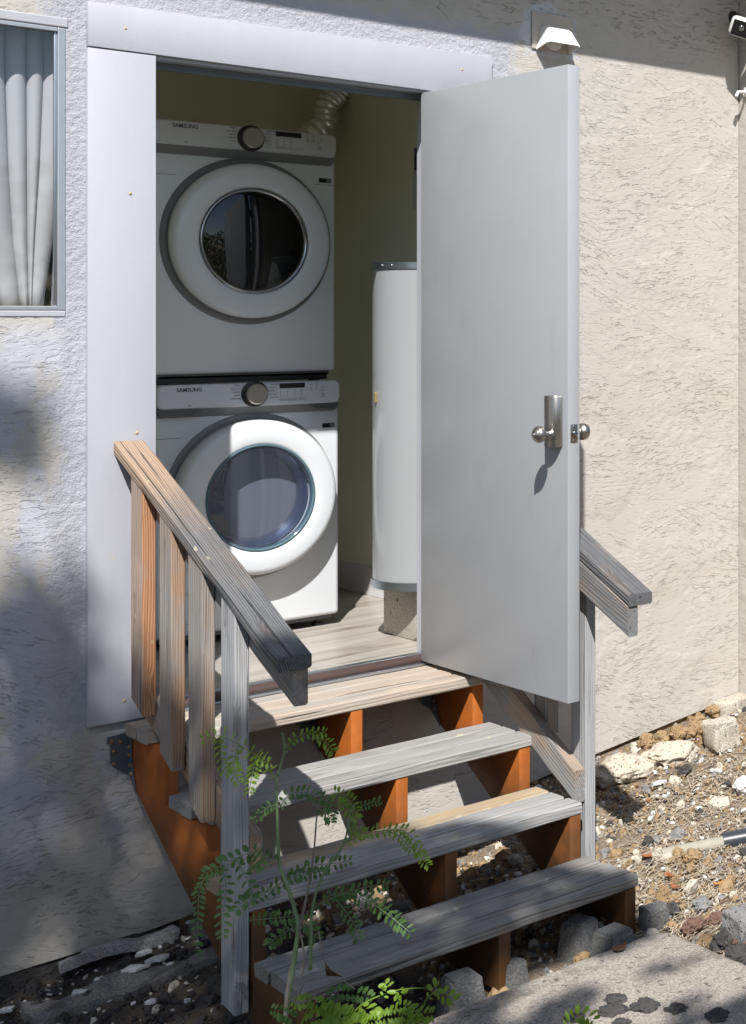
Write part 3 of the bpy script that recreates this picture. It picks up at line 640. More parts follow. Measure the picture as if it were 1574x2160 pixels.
def cinder(x0,x1,y0,y1,z0,z1,label):
    bm=bmesh.new(); c=Vector(((x0+x1)/2,(y0+y1)/2,(z0+z1)/2)); bbox(bm,x0-c.x,x1-c.x,y0-c.y,y1-c.y,z0-c.z,z1-c.z,.003)
    o=mesh('concrete_block',bm,M['cblock'],None,T(*c),auto=40); tag(o,label,'concrete block','concrete blocks under the water heater'); return o
cinder(.157,.272,.17,.575,.001,.202,'speckled pale concrete block nearest the washer, under the water heater')
cinder(.285,.49,.17,.575,.001,.202,'concrete block under the water heater on the side wall side')

# ------------------------------------------------------------------ stairs
ST=empty('staircase',(-.44,-.6,-.66),'weathered timber steps with orange stained stringers leading up to the doorway','staircase')
XR,XS,Y1,Z1,RUN,RISE,DEP=.081,-.959,-.2845,-.012,.2934,.1627,.266
WD={}
def wood(key,**k):
    if key not in WD: WD[key]=wood_mat('timber_'+key,**k)
    return WD[key]
tread_m=[wood('tan_top',warm=.6,grey=((.26,.235,.205),(.37,.34,.30),(.45,.42,.375)),tan=((.31,.225,.165),(.41,.33,.26),(.47,.395,.32))),
         wood('tread_grey',warm=.12,grey=((.16,.153,.142),(.29,.28,.262),(.385,.372,.35))),
         wood('tread_grey2',warm=.15,grey=((.17,.165,.157),(.31,.302,.29),(.41,.40,.385))),
         wood('tread_dark',warm=.08,grey=((.10,.093,.083),(.235,.22,.20),(.36,.34,.315)),deep=1.4)]
for i in range(4):
    Yf=Y1-RUN*i; Zt=Z1-RISE*i
    t=empty('t',(-.44,Yf+DEP/2,Zt),None,None); t.name='tread'
    WM[t.name]=T(-.44,Yf+DEP/2,Zt); t.parent=ST; t.matrix_basis=WM[ST.name].inverted()@WM[t.name]
    bw=(DEP-.020)/3
    for k in range(3):
        yc=Yf+bw/2+k*(bw+.010); j=random.uniform(-.004,.004); dz=random.uniform(-.0012,.0012)
        xr=XR+(.004 if k==0 else -.003)+j; xl=XS+random.uniform(-.01,.006)
        if i==0: xl=XS-.012+(.035 if k==0 else 0)
        if i==1 and k==0: xl=XS+.02
        m_=tread_m[i]
        if i==2 and k==2: m_=wood('tread_yellow',warm=.65,grey=((.15,.145,.137),(.27,.262,.25),(.36,.35,.335)),tan=((.28,.19,.10),(.40,.30,.18),(.47,.39,.27)))
        board('board',(xl,yc,Zt-.019+dz),(xr,yc,Zt-.019+dz),bw,.0375,m_,t,bev=.005,rough=.0018)
def stringer(x0,x1,first=0):
    pts=[(-.002,Z1-.0385)]
    for i in range(4):
        Yf=Y1-RUN*i+.003; Zt=Z1-RISE*i-.0385
        pts.append((Yf,Zt)); nz=Z1-RISE*(i+1)-.0385 if i<3 else -.70
        pts.append((Yf,nz))
        if i<3: pass
    pts.append((-.90,-.70)); pts.append((-.002,-.185))
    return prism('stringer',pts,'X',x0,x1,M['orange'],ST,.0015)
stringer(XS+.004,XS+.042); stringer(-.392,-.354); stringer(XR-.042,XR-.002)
# joist hangers
def hanger(x,left):
    bk=bpy.data.materials.get('bracket_metal') or plain('bracket_metal',(.13,.155,.18),.45,.35,.2,20,.2)
    bm=bmesh.new(); s=-1
    P1=[(x-.045,-.003,Z1-.048),(x,-.003,Z1-.04),(x+.001,-.003,Z1-.21),(x-.012,-.003,Z1-.17),(x-.040,-.003,Z1-.135)]
    P1=[(x-.062,-.004,Z1-.038),(x,-.004,Z1-.034),(x,-.004,Z1-.165),(x-.03,-.004,Z1-.145),(x-.053,-.004,Z1-.12),(x-.053,-.004,Z1-.058),(x-.062,-.004,Z1-.058)]
    P2=[(x,-.004,Z1-.034),(x-.0025,-.036,Z1-.045),(x-.0025,-.034,Z1-.12),(x-.0025,-.070,Z1-.215),(x,-.004,Z1-.165)]
    for P_ in (P1,P2): bm.faces.new([bm.verts.new(p) for p in P_])
    bmesh.ops.remove_doubles(bm,verts=bm.verts,dist=1e-4); bmesh.ops.solidify(bm,geom=bm.faces[:],thickness=.0018)
    h=mesh('joist_hanger',bm,bk,ST)
    sp=[(x-.050,-.0075,Z1-.052),(x-.026,-.0075,Z1-.058),(x-.044,-.0075,Z1-.083),(x-.044,-.0075,Z1-.122),(x-.006,-.022,Z1-.075),(x-.006,-.022,Z1-.10),(x-.006,-.03,Z1-.13),(x-.006,-.04,Z1-.155)]
    for q in sp:
        b=lathe([(.0055,0),(.005,-.0025),(.0025,-.003),(.0022,-.0012),(0,-.001)],12,'Y',*q); mesh('screw',b,plain('gold_screw',(.5,.33,.15),.4,.9) if 'gold_screw' not in bpy.data.materials else bpy.data.materials['gold_screw'],h,smooth=True)
hanger(XS+.004,1); hanger(XR-.042,0); hanger(-.392,0)
# railings
def railing(side):
    rl=empty('railing',(0,-.6,0),None,None); rl.parent=ST; rl.matrix_basis=WM[ST.name].inverted()@WM[rl.name]
    if side=='L':
        capx0,capx1=-1.004,-.917; railx=(-.962,-.924); postx=(-1.0,-.962); brx=(-.96,-.923)
        cs=Vector((0,-.021,.852)); ce=Vector((0,-1.137,.357)); posts=[(-.235,.05),(-.45,-.07),(-.655,-.172),(-.872,-.64)]
    else:
        capx0,capx1=.08,.168; railx=(.08,.118); postx=(.119,.157); brx=(.082,.119)
        cs=Vector((0,-.021,.852)); ce=Vector((0,-1.125,.364)); posts=[(-.20,.05),(-.42,-.07),(-.625,-.172),(-.838,-.66)]
    d=(ce-cs).normalized(); up=Vector((0,-d.z,d.y)); up=up if up.z>0 else -up
    xm=(capx0+capx1)/2; th=.0355
    capm=wood('cap_'+side,warm=.95 if side=='L' else .3,grad=(.05,-.45) if side=='L' else None,grey=((.05,.05,.052),(.10,.10,.103),(.165,.165,.168)),tan=((.20,.115,.065),(.33,.22,.145),(.42,.315,.225)),deep=1.5,ringw=.22)
    sheared=lambda A,B,x0,x1,zt,zb_,nm,mt: None
    def sloped(nm,x0,x1,y0,y1,zt0,zt1,hh,mt,grad=0):
        # plumb cut ends: profile parallelogram in YZ, local X along length
        A=Vector(((x0+x1)/2,y0,zt0-hh/2)); B=Vector(((x0+x1)/2,y1,zt1-hh/2)); dd=(B-A); L=dd.length; x=dd.normalized(); y=Vector((1,0,0)); z=x.cross(y); 
        if z.z<0: y=-y; z=x.cross(y)
        Mx=Matrix(((x.x,y.x,z.x,0),(x.y,y.y,z.y,0),(x.z,y.z,z.z,0),(0,0,0,1))); Mx.translation=(A+B)/2; inv=Mx.inverted()
        bm=bmesh.new(); n=24; rows=[]; b=.004; wv=(x1-x0)/2
        sdv=random.random()*50
        for i in range(n+1):
            t=i/n; yy=y0+(y1-y0)*t; zt=zt0+(zt1-zt0)*t; row=[]
            for k,(a,c) in enumerate([(-wv+b,0),(wv-b,0),(wv,-b),(wv,-hh+b),(wv-b,-hh),(-wv+b,-hh),(-wv,-hh+b),(-wv,-b)]):
                q=mnoise.noise(Vector((t*9+sdv,k,sdv)))*.0012
                row.append(bm.verts.new(inv@Vector(((x0+x1)/2+a+q,yy,zt+c+q))))
            rows.append(row)
        for i in range(n):
            for k in range(8): bm.faces.new((rows[i][k],rows[i+1][k],rows[i+1][(k+1)%8],rows[i][(k+1)%8]))
        bm.faces.new(rows[0]); bm.faces.new(rows[-1][::-1]); bmesh.ops.recalc_face_normals(bm,faces=bm.faces)
        return mesh(nm,bm,mt,rl,Mx,auto=35)
    sl=(ce.z-cs.z)/(ce.y-cs.y)
    hc=.037; sloped('handrail_cap',capx0,capx1,cs.y,ce.y,cs.z,ce.z,hc,capm)
    hr_=.098; y0,y1=-.03,ce.y+.006; zf=lambda y:cs.z+sl*(y-cs.y)
    sloped('rail',railx[0],railx[1],y0,y1,zf(y0)-hc-.001,zf(y1)-hc-.001,hr_,wood('rail_'+side,warm=.35,grey=((.11,.11,.11),(.19,.19,.187),(.27,.27,.265))))
    # lower brace
    if side=='R': b0,b1=(-.10,.155),(-.832,-.245)
    else: b0,b1=(-.13,.13),(-.86,-.165)
    sb=(b1[1]-b0[1])/(b1[0]-b0[0])
    sloped('brace',brx[0],brx[1],b0[0],b1[0],b0[1],b1[1],.105,wood('brace_'+side,warm=.45 if side=='R' else .6))
    pm=[wood('post_warm_'+side,warm=1.,tan=((.24,.085,.032),(.38,.165,.075),(.46,.26,.145)),grey=((.21,.175,.15),(.31,.265,.23),(.38,.335,.295)),grad=None,face=True,ringw=.22),wood('post_mix_'+side,warm=.62,face=True,ringw=.16,grey=((.18,.165,.15),(.27,.25,.23),(.345,.325,.30)),tan=((.24,.12,.06),(.36,.21,.12),(.44,.31,.21))),wood('post_mix2_'+side,warm=.62,face=True,ringw=.16,grey=((.165,.155,.145),(.26,.245,.23),(.34,.325,.31)),tan=((.22,.13,.08),(.33,.22,.145),(.42,.315,.235))),wood('post_grey_'+side,warm=.1,grey=((.20,.20,.202),(.34,.34,.345),(.44,.44,.447)))]
    for k,(yf,zb_) in enumerate(posts):
        yb=yf+.0885
        # local X points up; bottom bevel cut
        top0,top1=zf(yf)-hc-.002,zf(yb)-hc-.002
        cut=.045 if k<3 else .012
        cz=(zb_+top0)/2; Mx=Matrix(((0,-1,0,0),(0,0,-1,0),(1,0,0,0),(0,0,0,1))); Mx=Matrix(((0,1,0,0),(0,0,1,0),(1,0,0,0),(0,0,0,1))); Mx.translation=((postx[0]+postx[1])/2,(yf+yb)/2,cz); inv=Mx.inverted()
        bm=bmesh.new(); b=.003; n=14; rows=[]; sdv=random.random()*50
        oc=[(postx[0]+b,yf),(postx[1]-b,yf),(postx[1],yf+b),(postx[1],yb-b),(postx[1]-b,yb),(postx[0]+b,yb),(postx[0],yb-b),(postx[0],yf+b)]
        for i in range(n+1):
            t=i/n; row=[]
            for q,(xx,yy) in enumerate(oc):
                s=(yy-yf)/(yb-yf); lo=zb_+cut*s; hi=top0+(top1-top0)*s
                w_=mnoise.noise(Vector((t*6+sdv,q,sdv)))*.001
                row.append(bm.verts.new(inv@Vector((xx+w_,yy+w_,lo+(hi-lo)*t))))
            rows.append(row)
        for i in range(n):
            for q in range(8): bm.faces.new((rows[i][q],rows[i+1][q],rows[i+1][(q+1)%8],rows[i][(q+1)%8]))
        bm.faces.new(rows[0]); bm.faces.new(rows[-1][::-1]); bmesh.ops.recalc_face_normals(bm,faces=bm.faces)
        mesh('baluster' if k<3 else 'post',bm,pm[k],rl,Mx,auto=35)
railing('L'); railing('R')

# ------------------------------------------------------------------ vent hood, camera, clip
t=empty('vent_hood',(.5,0,2.33),'small white plastic exhaust vent hood above the open door','vent hood')
box('back_plate',.446,.626,-.008,-.001,2.256,2.398,plain('vent_plate',(.50,.44,.38),.7,0,.1,15,.3),t,.003)
def hood():
    bm=bmesh.new()
    L=[(.462,-.009,2.253),(.464,-.090,2.276),(.486,-.058,2.338),(.486,-.009,2.350)]
    v1=[bm.verts.new(p) for p in L]; v2=[bm.verts.new((1.071-p[0],p[1],p[2])) for p in L]
    bm.faces.new(v1); bm.faces.new(v2[::-1])
    for i in (1,2): bm.faces.new((v1[i],v2[i],v2[i+1],v1[i+1]))
    bmesh.ops.recalc_face_normals(bm,faces=bm.faces)
    es=[e for e in bm.edges if len(e.link_faces)==2]
    bmesh.ops.bevel(bm,geom=es,offset=.007,segments=3,affect='EDGES')
    bmesh.ops.solidify(bm,geom=bm.faces[:],thickness=.003)
    return mesh('hood',bm,M['vinyl'],t,auto=40)
hood()
mesh('flap',lathe([(.040,-.020),(.042,-.014),(.036,-.009)],32,'Y',.535,0,2.30),M['vinyl'],t,smooth=True)
t=empty('security_camera',(1.44,-.1,2.48),'small white security camera with black face mounted at the top of the wall corner','security camera')
cp=W(1563,58,'Y',-.16)
bm=bmesh.new(); bbox(bm,-.046,.046,-.02,.03,-.042,.042,.018,4); Mc=T(*cp)@Euler((R_(28),R_(14),R_(-30))).to_matrix().to_4x4(); mesh('camera_body',bm,M['vinyl'],t,Mc,auto=40)
bm=bmesh.new(); bbox(bm,-.038,.038,-.0235,-.019,-.034,.034,.0015); fc=mesh('face_plate',bm,M['black'],t,Mc)
mesh('lens',lathe([(.012,0),(.012,-.003),(.006,-.005),(0,-.005)],20,'Y',0,-.023,.004),M['chrome'],fc,Mc,smooth=True)
bm=bmesh.new(); tube(bm,[cp+Vector((-.01,.03,.03)),cp+Vector((.0,.05,.055)),cp+Vector((.06,.08,.05)),Vector((1.455,cp.y+.1,cp.z+.03))],.022,12); mesh('mount_arm',bm,M['black'],t,smooth=True)
cl=W(1552,207,'X',1.455)
bm=bmesh.new(); tube(bm,[(1.459,-.06,cl.z+.02),(1.40,-.07,cl.z+.012),(1.385,-.075,cl.z-.01)],.007,10); bbox(bm,1.452,1.4595,-.08,-.04,cl.z-.0,cl.z+.04,.002)
o=mesh('cable_clip',bm,M['vinyl']); tag(o,'tiny white cable clip on the side wall below the security camera','clip')

# ------------------------------------------------------------------ slab, blocks, rocks
def slab():
    bm=bmesh.new(); x0,x1,y0,y1,z0,z1=-2.0,.115,-3.2,-1.252,-.80,-.65
    n=90; 
    nx,ny=120,110; vs=[];
    for j in range(ny+1):
        for i in range(nx+1):
            x=x0+(x1-x0)*i/nx;y=y0+(y1-y0)*j/ny
            ex=max(0,1-(x1-x)/.02); ey=max(0,1-(y1-y)/.02)
            jx=mnoise.noise(Vector((y*9,2,0)))*.008+mnoise.noise(Vector((y*40,2,0)))*.004 if i==nx else 0; jy=mnoise.noise(Vector((x*9,5,0)))*.008+mnoise.noise(Vector((x*45,5,0)))*.005 if j==ny else 0
            cr=max(0,.05-math.hypot(x1-x,y1-y))
            z=z1+mnoise.fractal(Vector((x*6,y*6,0)),1,2,3)*.003-(.008*(ex**2)+.008*(ey**2))
            vs.append(bm.verts.new((x+jx-cr*.3,y+jy-cr*.3,z)))
    for j in range(ny):
        for i in range(nx):
            a=j*(nx+1)+i; bm.faces.new((vs[a],vs[a+1],vs[a+nx+2],vs[a+nx+1]))
    bm.edges.ensure_lookup_table()
    be=[e for e in bm.edges if e.is_boundary]
    r=bmesh.ops.extrude_edge_only(bm,edges=be); 
    for v in [g for g in r['geom'] if isinstance(g,bmesh.types.BMVert)]: v.co.z=z0
    o=mesh('concrete_slab',bm,M['slab'],auto=50); tag(o,'rough sandy concrete slab with crumbling edge in front of the bottom step','slab')
slab()
def rock(name,c,r,mat,label,cat,group=None,seed=0,sq=(1,1,.7),sub=4,rough=.42,angular=False,rz=0,kind=None):
    bm=bmesh.new(); bmesh.ops.create_icosphere(bm,subdivisions=sub,radius=1)
    for v in bm.verts:
        p=v.co.copy()
        d=1+mnoise.fractal(p*1.3+Vector((seed*7.3,seed,0)),1,2,3)*rough+mnoise.fractal(p*4.5+Vector((seed,0,0)),.8,2,4)*rough*.28
        if angular: p=Vector([math.copysign(abs(q)**.38,q) for q in p])
        v.co=Vector((p.x*sq[0],p.y*sq[1],p.z*sq[2]))*d*r
    o=mesh(name,bm,mat,None,T(*c)@Matrix.Rotation(rz,4,'Z'),auto=28)
    return tag(o,label,cat,group,kind)
M['crust']=rockm('crusty_pale_stone',(.42,.345,.25),(.66,.60,.50),(.20,.13,.07))
def rk(name,u0,v0,u1,v1,mat,label,cat,group=None,seed=0,y=None,sq=(1,.9,.72),sink=0,**k):
    """rock filling the pixel box, standing on the ground below its lower edge"""
    um=(u0+u1)/2; g=G(um,v1) if y is None else W(um,v1,'Y',y)
    dep=(g-CAM).dot(Vector((S_,C_,0))); r=(u1-u0)/2/F*dep*1.0; h=(v1-v0)/F*dep
    s=(sq[0],sq[1],h/2/r*(.95-.25*sink))
    return rock(name,(g.x+r*.25,g.y+r*.3,g.z+h*(.42-.3*sink)),r,mat,label,cat,group,seed,s,**k)
# row of brown stones along the base of the wall
RW='brown stones along the base of the wall'
for i,(a,b,c,d,l) in enumerate(((1348,1546,1382,1580,'brown stone at the left end of the row under the right wall base'),(1380,1542,1414,1574,'knobbly grey brown stone second from the left in the row at the wall base'),(1410,1526,1446,1568,'long tan stone in the middle of the row at the wall base'),(1443,1520,1486,1562,'golden brown porous stone beside the grey broken block'),(1460,1504,1487,1532,'small brown stone tucked behind the golden stone at the wall base'),(1490,1488,1524,1514,'brown stone on top of the rubble nearest the wall corner'))):
    rk('brown_stone',a,b,c,d,M['rock_brown'],l,'stone',RW,seed=i+1)
rk('pale_rock',1255,1580,1366,1650,M['crust'],'broad white flecked pale rock beside the right hand post','rock',seed=11,rough=.3,sq=(1.25,.85,.5),sink=.5)
rk('pale_rock',1364,1552,1464,1612,M['crust'],'broad cream rock in front of the row of brown stones','rock',seed=12,rough=.3,sq=(1.25,.8,.5),sink=.5)
rk('broken_block',1490,1512,1552,1585,M['paleconc'],'broken grey concrete block by the wall corner','block',seed=13,angular=True,rough=.22)
rk('white_chunk',1548,1640,1600,1680,M['chip'],'large white plaster chunk at the right edge','plaster chunk',seed=14)
rk('grey_rock',1532,1915,1610,1990,M['rock_grey'],'large grey angular rock right of the slab corner','rock',seed=15,angular=True,rough=.15)
for i,(a,b,c,d,m_,l) in enumerate(((1500,1962,1545,2010,'rock_dark','smooth dark rock beside the slab edge at the right'),(1545,1965,1590,2000,'rock_red','reddish rock beside the slab edge at the right border'),(1530,1995,1600,2040,'rock_dark','dark flat rock against the slab at the right border'),(1440,1935,1490,1970,'rock_red','dull red rock above the slab corner'),(1490,1925,1530,1952,'rock_red','red brown rock next to the large grey rock'),(1398,1905,1432,1935,'rock_dark','dark brown rock behind the slab corner'),(1460,1895,1500,1925,'rock_grey','round grey rock among the pebbles behind the slab corner'),(1440,1790,1480,1822,'rock_brown','round brown rock in front of the pale pipe'),(1430,1612,1460,1636,'rock_dark','purple grey stone in the middle of the dry soil'),(1408,1885,1440,1908,'rock_brown','tan rock between dead leaves and slab'))):
    rk('rock',a,b,c,d,M[m_],l,'rock',seed=20+i)
# piers
def pier(u0,u1,v0,v1,label,seed):
    a=W((u0+u1)/2,v1,'Z',-.70); dep=(a-CAM).dot(Vector((S_,C_,0))); wd=(u1-u0)/F*dep*.46; h=min(.2,(v1-v0)/F*dep)
    bm=bmesh.new(); r=bmesh.ops.create_cube(bm,size=1)
    for v in r['verts']:
        s=wd if v.co.z<0 else wd*.72
        v.co=Vector((math.copysign(s,v.co.x),math.copysign(s,v.co.y),-.03 if v.co.z<0 else h))
    bmesh.ops.bevel(bm,geom=list(bm.edges),offset=.008,segments=2,affect='EDGES')
    o=mesh('pier_block',bm,M['pier'],None,T(a.x,a.y,-.72)@Matrix.Rotation(.1*seed,4,'Z'),auto=40); tag(o,label,'pier block','concrete pier blocks under the bottom step')
pier(1248,1340,1945,2015,'grey concrete pier block under the right end of the bottom step',1)
pier(925,1022,2040,2130,'grey concrete pier block under the middle of the bottom step, left of the centre stringer',-1)
pier(1060,1115,2010,2080,'shadowed concrete pier block just right of the centre stringer foot',2)
pier(1180,1265,1925,2010,'dark leaning concrete pier block behind the right hand pier',3)
rk('grey_stone_block',1352,1905,1405,1965,M['pier'],'rough grey stone block beside the right stringer foot','block',seed=41,angular=True,rough=.12)
# embedded lava stones
for i,(a,b,c,d,l) in enumerate(((1275,2097,1318,2118,'small dark lava stone set in the slab, furthest from the camera'),(1262,2118,1318,2144,'wide dark stone in the slab just in front of the furthest one'),(1335,2110,1388,2132,'dark lava stone in the middle of the slab group'),(1405,2112,1448,2142,'squarish dark stone set in the slab, right of the middle one'),(1485,2130,1540,2158,'rightmost dark stone set in the slab'),(1196,2134,1236,2160,'leftmost dark stone set in the slab'),(1290,2145,1330,2168,'dark stone in the slab cut by the lower photo edge'))):
    p=W((a+c)/2,(b+d)/2,'Z',-.648); dep=(p-CAM).dot(Vector((S_,C_,0))); r=(c-a)/2/F*dep
    rock('lava_stone',(p.x,p.y,-.652),r,M['rock_dark'],l,'stone','dark stones set in the slab',seed=50+i,sq=(1,1.1,.42))
# curbs / edging
p0=G(1296,1822);p1=G(1532,1782)
t=empty('garden_pipe',tuple(p0),'pale plastic pipe with a black end lying across the dry soil','pipe')
bm=bmesh.new(); tube(bm,[p0+Vector((0,0,-.018)),p0.lerp(p1,.5)+Vector((0,0,.002)),p1+Vector((0,0,.008))],.024,16); mesh('pipe_body',bm,M['pipe'],t,auto=40)
dv=(p1-p0).normalized(); bm=bmesh.new(); tube(bm,[p1+Vector((0,0,.012))-dv*.01,p1+Vector((0,0,.016))+dv*.2],.032,16); mesh('pipe_end',bm,M['pipeblack'],t,auto=40)
def bar(name,pa,pb,wd,h,mat,label,cat,seed):
    pa=Vector(pa);pb=Vector(pb); d=(pb-pa); L=d.length
    bm=bmesh.new(); r=bmesh.ops.create_cube(bm,size=1); bmesh.ops.subdivide_edges(bm,edges=[e for e in bm.edges if abs((e.verts[0].co-e.verts[1].co).x)>.5],cuts=44,use_grid_fill=True); bmesh.ops.subdivide_edges(bm,edges=[e for e in bm.edges if abs((e.verts[0].co-e.verts[1].co).y)>.5],cuts=7,use_grid_fill=True)
    for v in bm.verts:
        p=Vector((v.co.x*L,v.co.y*wd,v.co.z*h)); v.co=p+mnoise.noise_vector(p*7+Vector((seed,0,0)))*.024+mnoise.noise_vector(p*30+Vector((seed,0,0)))*.006
    x=d.normalized(); y=Vector((0,0,1)).cross(x).normalized(); z=x.cross(y); Mx=Matrix(((x.x,y.x,z.x,0),(x.y,y.y,z.y,0),(x.z,y.z,z.z,0),(0,0,0,1))); Mx.translation=(pa+pb)/2
    o=mesh(name,bm,mat,None,Mx,auto=50); tag(o,label,cat)
M['curb']=concrete('old_curb',(.13,.125,.12),(.24,.235,.23),2.,.5)
pa=W(60,2170,'Z',-.78); pb=W(470,2035,'Z',-.76)
bar('concrete_curb',pa,pb,.12,.10,M['curb'],'low old concrete curb on the ground left of the steps','curb',3)
# footing edge under the left wall
bar('footing_ledge',(-1.16,-.028,-.70),(-.83,-.034,-.685),.05,.035,concrete('flaky_ledge',(.30,.29,.28),(.50,.49,.49),3.,.2),'flaky whitewashed ledge under the left wall base','ledge',5)
bar('footing_stone',(-.80,-.10,-.75),(-.60,-.10,-.74),.13,.13,M['curb'],'dark boulder under the wall behind the left stringer','boulder',8)
bar('foundation',(-1.9,.06,-.80),(-.8,.06,-.80),.1,.22,M['rock_dark'],'dark rough foundation stones below the left wall','foundation',9)
bar('foundation',(-.8,.07,-.72),(1.45,.07,-.50),.1,.22,M['rock_brown'],'brown rubble foundation below the right wall','foundation',11)

# ------------------------------------------------------------------ loose material
def scatter_stones(n,seed):
    rnd=random.Random(seed); base=bmesh.new(); bmesh.ops.create_icosphere(base,subdivisions=1,radius=1); bv=[v.co.copy() for v in base.verts]; bf=[[v.index for v in f.verts] for f in base.faces]; base.free()
    V=[];Fc=[];mi=[]
    for i in range(n):
        x=rnd.uniform(-1.6,2.2); y=rnd.uniform(-1.75,.0)
        if x>1.44 : continue
        if -2<x<.13 and y<-1.24: continue
        r=rnd.choice((.004,.005,.006,.008,.010,.013))*rnd.uniform(.7,1.4)
        if rnd.random()<.07: r*=rnd.uniform(1.6,2.8)
        z=gz(x,y)+r*.35+mnoise.noise(Vector((x*2.5,y*2.5,3)))*.012; k=len(V); rot=Euler((rnd.uniform(0,6),rnd.uniform(0,6),rnd.uniform(0,6))).to_matrix(); sx,sy,sz=rnd.uniform(.7,1.3),rnd.uniform(.6,1.2),rnd.uniform(.45,.9)
        sd_=rnd.uniform(0,99)
        for p in bv:
            q=Vector((p.x*sx,p.y*sy,p.z*sz))*(1+.3*mnoise.noise(p*1.7+Vector((sd_,0,0)))); V.append(tuple(rot@q*r+Vector((x,y,z))))
        Fc+= [[a+k for a in f] for f in bf]
        c=rnd.random(); m_=0 if c<.50 else 1 if c<.60 else 2 if c<.78 else 3 if c<.97 else 4
        if x<-.5: m_=1 if c<.85 else 3
        mi+=[m_]*len(bf)
    me_o=mesh('gravel',(V,Fc),[M['rock_brown'],M['rock_dark'],M['rock_grey'],M['rock_pale'],M['chip']]); me_o.data.polygons.foreach_set('material_index',mi)
    tag(me_o,'loose gravel and small lava pebbles scattered over the soil','gravel',kind='stuff')
scatter_stones(15000,3)
def straw(n,seed):
    rnd=random.Random(seed); V=[];Fc=[]
    for i in range(n):
        x=rnd.uniform(.05,1.5); y=rnd.uniform(-1.5,-.12)
        if y>-.45 and rnd.random()<.7: continue
        if x<.13 and y<-1.24: continue
        z=gz(x,y)+rnd.uniform(.004,.018); a=rnd.uniform(0,6.28) if rnd.random()<.4 else rnd.gauss(.4,.5); L=rnd.uniform(.02,.085); w_=rnd.uniform(.0008,.0019); bend=rnd.uniform(-.4,.4)
        P_=[]; cur=Vector((x,y,z))
        for s in range(4): P_.append(cur.copy()); aa=a+bend*s; cur=cur+Vector((math.cos(aa)*L/3,math.sin(aa)*L/3,rnd.uniform(-.004,.004)))
        for s in range(3):
            k=len(V); d=(P_[s+1]-P_[s]).normalized(); q=Vector((-d.y,d.x,0))*w_
            for p in (P_[s]-q,P_[s]+q,P_[s+1]+q,P_[s+1]-q): V.append(tuple(p))
            Fc.append((k,k+1,k+2,k+3))
            V.append(tuple((P_[s]+P_[s+1])/2+Vector((0,0,w_*1.6)))); Fc.append((k,k+1,k+4)); Fc.append((k+3,k+2,k+4))
    o=mesh('dry_grass',(V,Fc),M['straw']); tag(o,'bleached dry grass and straw matted over the soil at the right','dry grass',kind='stuff')
straw(9000,5)
def litter(n,seed):
    rnd=random.Random(seed); V=[];Fc=[]
    for i in range(n):
        x=rnd.uniform(-1.4,1.43); y=-abs(rnd.gauss(0,.35)) if x<-.5 else rnd.uniform(-1.2,-.03)
        if x<-.5 and y<-.5: continue
        z=gz(x,y)+.012; r=rnd.uniform(.003,.011); k=len(V); m_=rnd.randint(5,7); t0=rnd.uniform(0,6)
        tilt=Euler((rnd.uniform(-.4,.4),rnd.uniform(-.4,.4),0)).to_matrix()
        for q in range(m_): rr=r*rnd.uniform(.5,1.2); V.append(tuple(tilt@Vector((math.cos(t0+q*6.28/m_)*rr,math.sin(t0+q*6.28/m_)*rr,.0015))+Vector((x,y,z))))
        for q in range(m_): a=V[k+q]; V.append((a[0],a[1],a[2]-.003))
        Fc.append(tuple(range(k,k+m_)))
        for q in range(m_): Fc.append((k+q,k+m_+q,k+m_+(q+1)%m_,k+(q+1)%m_))
    o=mesh('paint_crumbs',(V,Fc),M['chip']); tag(o,'tiny crumbs of fallen white paint along the foot of the wall','paint crumbs',kind='stuff')
litter(420,9)
def flake(u,v,wpx,label,mat,seed,g=None,name='paint_flake',cat='paint flake',h=.004,curl=0,asp=.6,rz=0,zoff=.012):
    rnd=random.Random(seed); p=G(u,v) if g is None else g; dep=(p-CAM).dot(Vector((S_,C_,0))); r=wpx/2/F*dep
    bm=bmesh.new(); n=11; top=[]; 
    rr=[r*rnd.uniform(.45,1.2) for _ in range(n)]
    def P_(k,f): a=k*6.283/n; x=math.cos(a)*rr[k]*f; y=math.sin(a)*rr[k]*asp*f; return Vector((x,y,curl*(x*x+y*y)/max(r,1e-4)))
    c0=bm.verts.new((0,0,h)); ring1=[bm.verts.new(P_(k,.55)+Vector((0,0,h*rnd.uniform(.7,1.3)))) for k in range(n)]; ring2=[bm.verts.new(P_(k,1)+Vector((0,0,h*.8))) for k in range(n)]; ring3=[bm.verts.new(P_(k,1)) for k in range(n)]
    for k in range(n):
        j=(k+1)%n; bm.faces.new((c0,ring1[k],ring1[j])); bm.faces.new((ring1[k],ring2[k],ring2[j],ring1[j])); bm.faces.new((ring2[k],ring3[k],ring3[j],ring2[j]))
    bm.faces.new(ring3[::-1])
    o=mesh(name,bm,mat,None,T(p.x,p.y,p.z+zoff)@Matrix.Rotation(rz,4,'Z')); tag(o,label,cat); return o
for i,(u,v,w_,l,rz) in enumerate(((1390,1660,34,'triangular white plaster flake on the dry soil',0),(1382,1638,16,'small white flake just above the triangular one',1),(1512,1634,26,'oval white flake standing out on the brown soil',2),(1403,1690,20,'narrow white flake below the triangular one',.5),(1372,1735,18,'round grey white flake near the straw',.2),(1475,1714,20,'pale flake in the middle of the straw',1),(1294,1626,14,'upper white fleck on the pale rock',0),(1296,1640,14,'lower white fleck on the pale rock',0),(1570,1718,18,'white flake at the right border above the pipe',0),(1405,1628,14,'tiny white flake near the pale rocks',0))):
    flake(u,v,w_,l,M['chip'],i,rz=rz,h=.010,zoff=.05 if 'fleck' in l else .012)
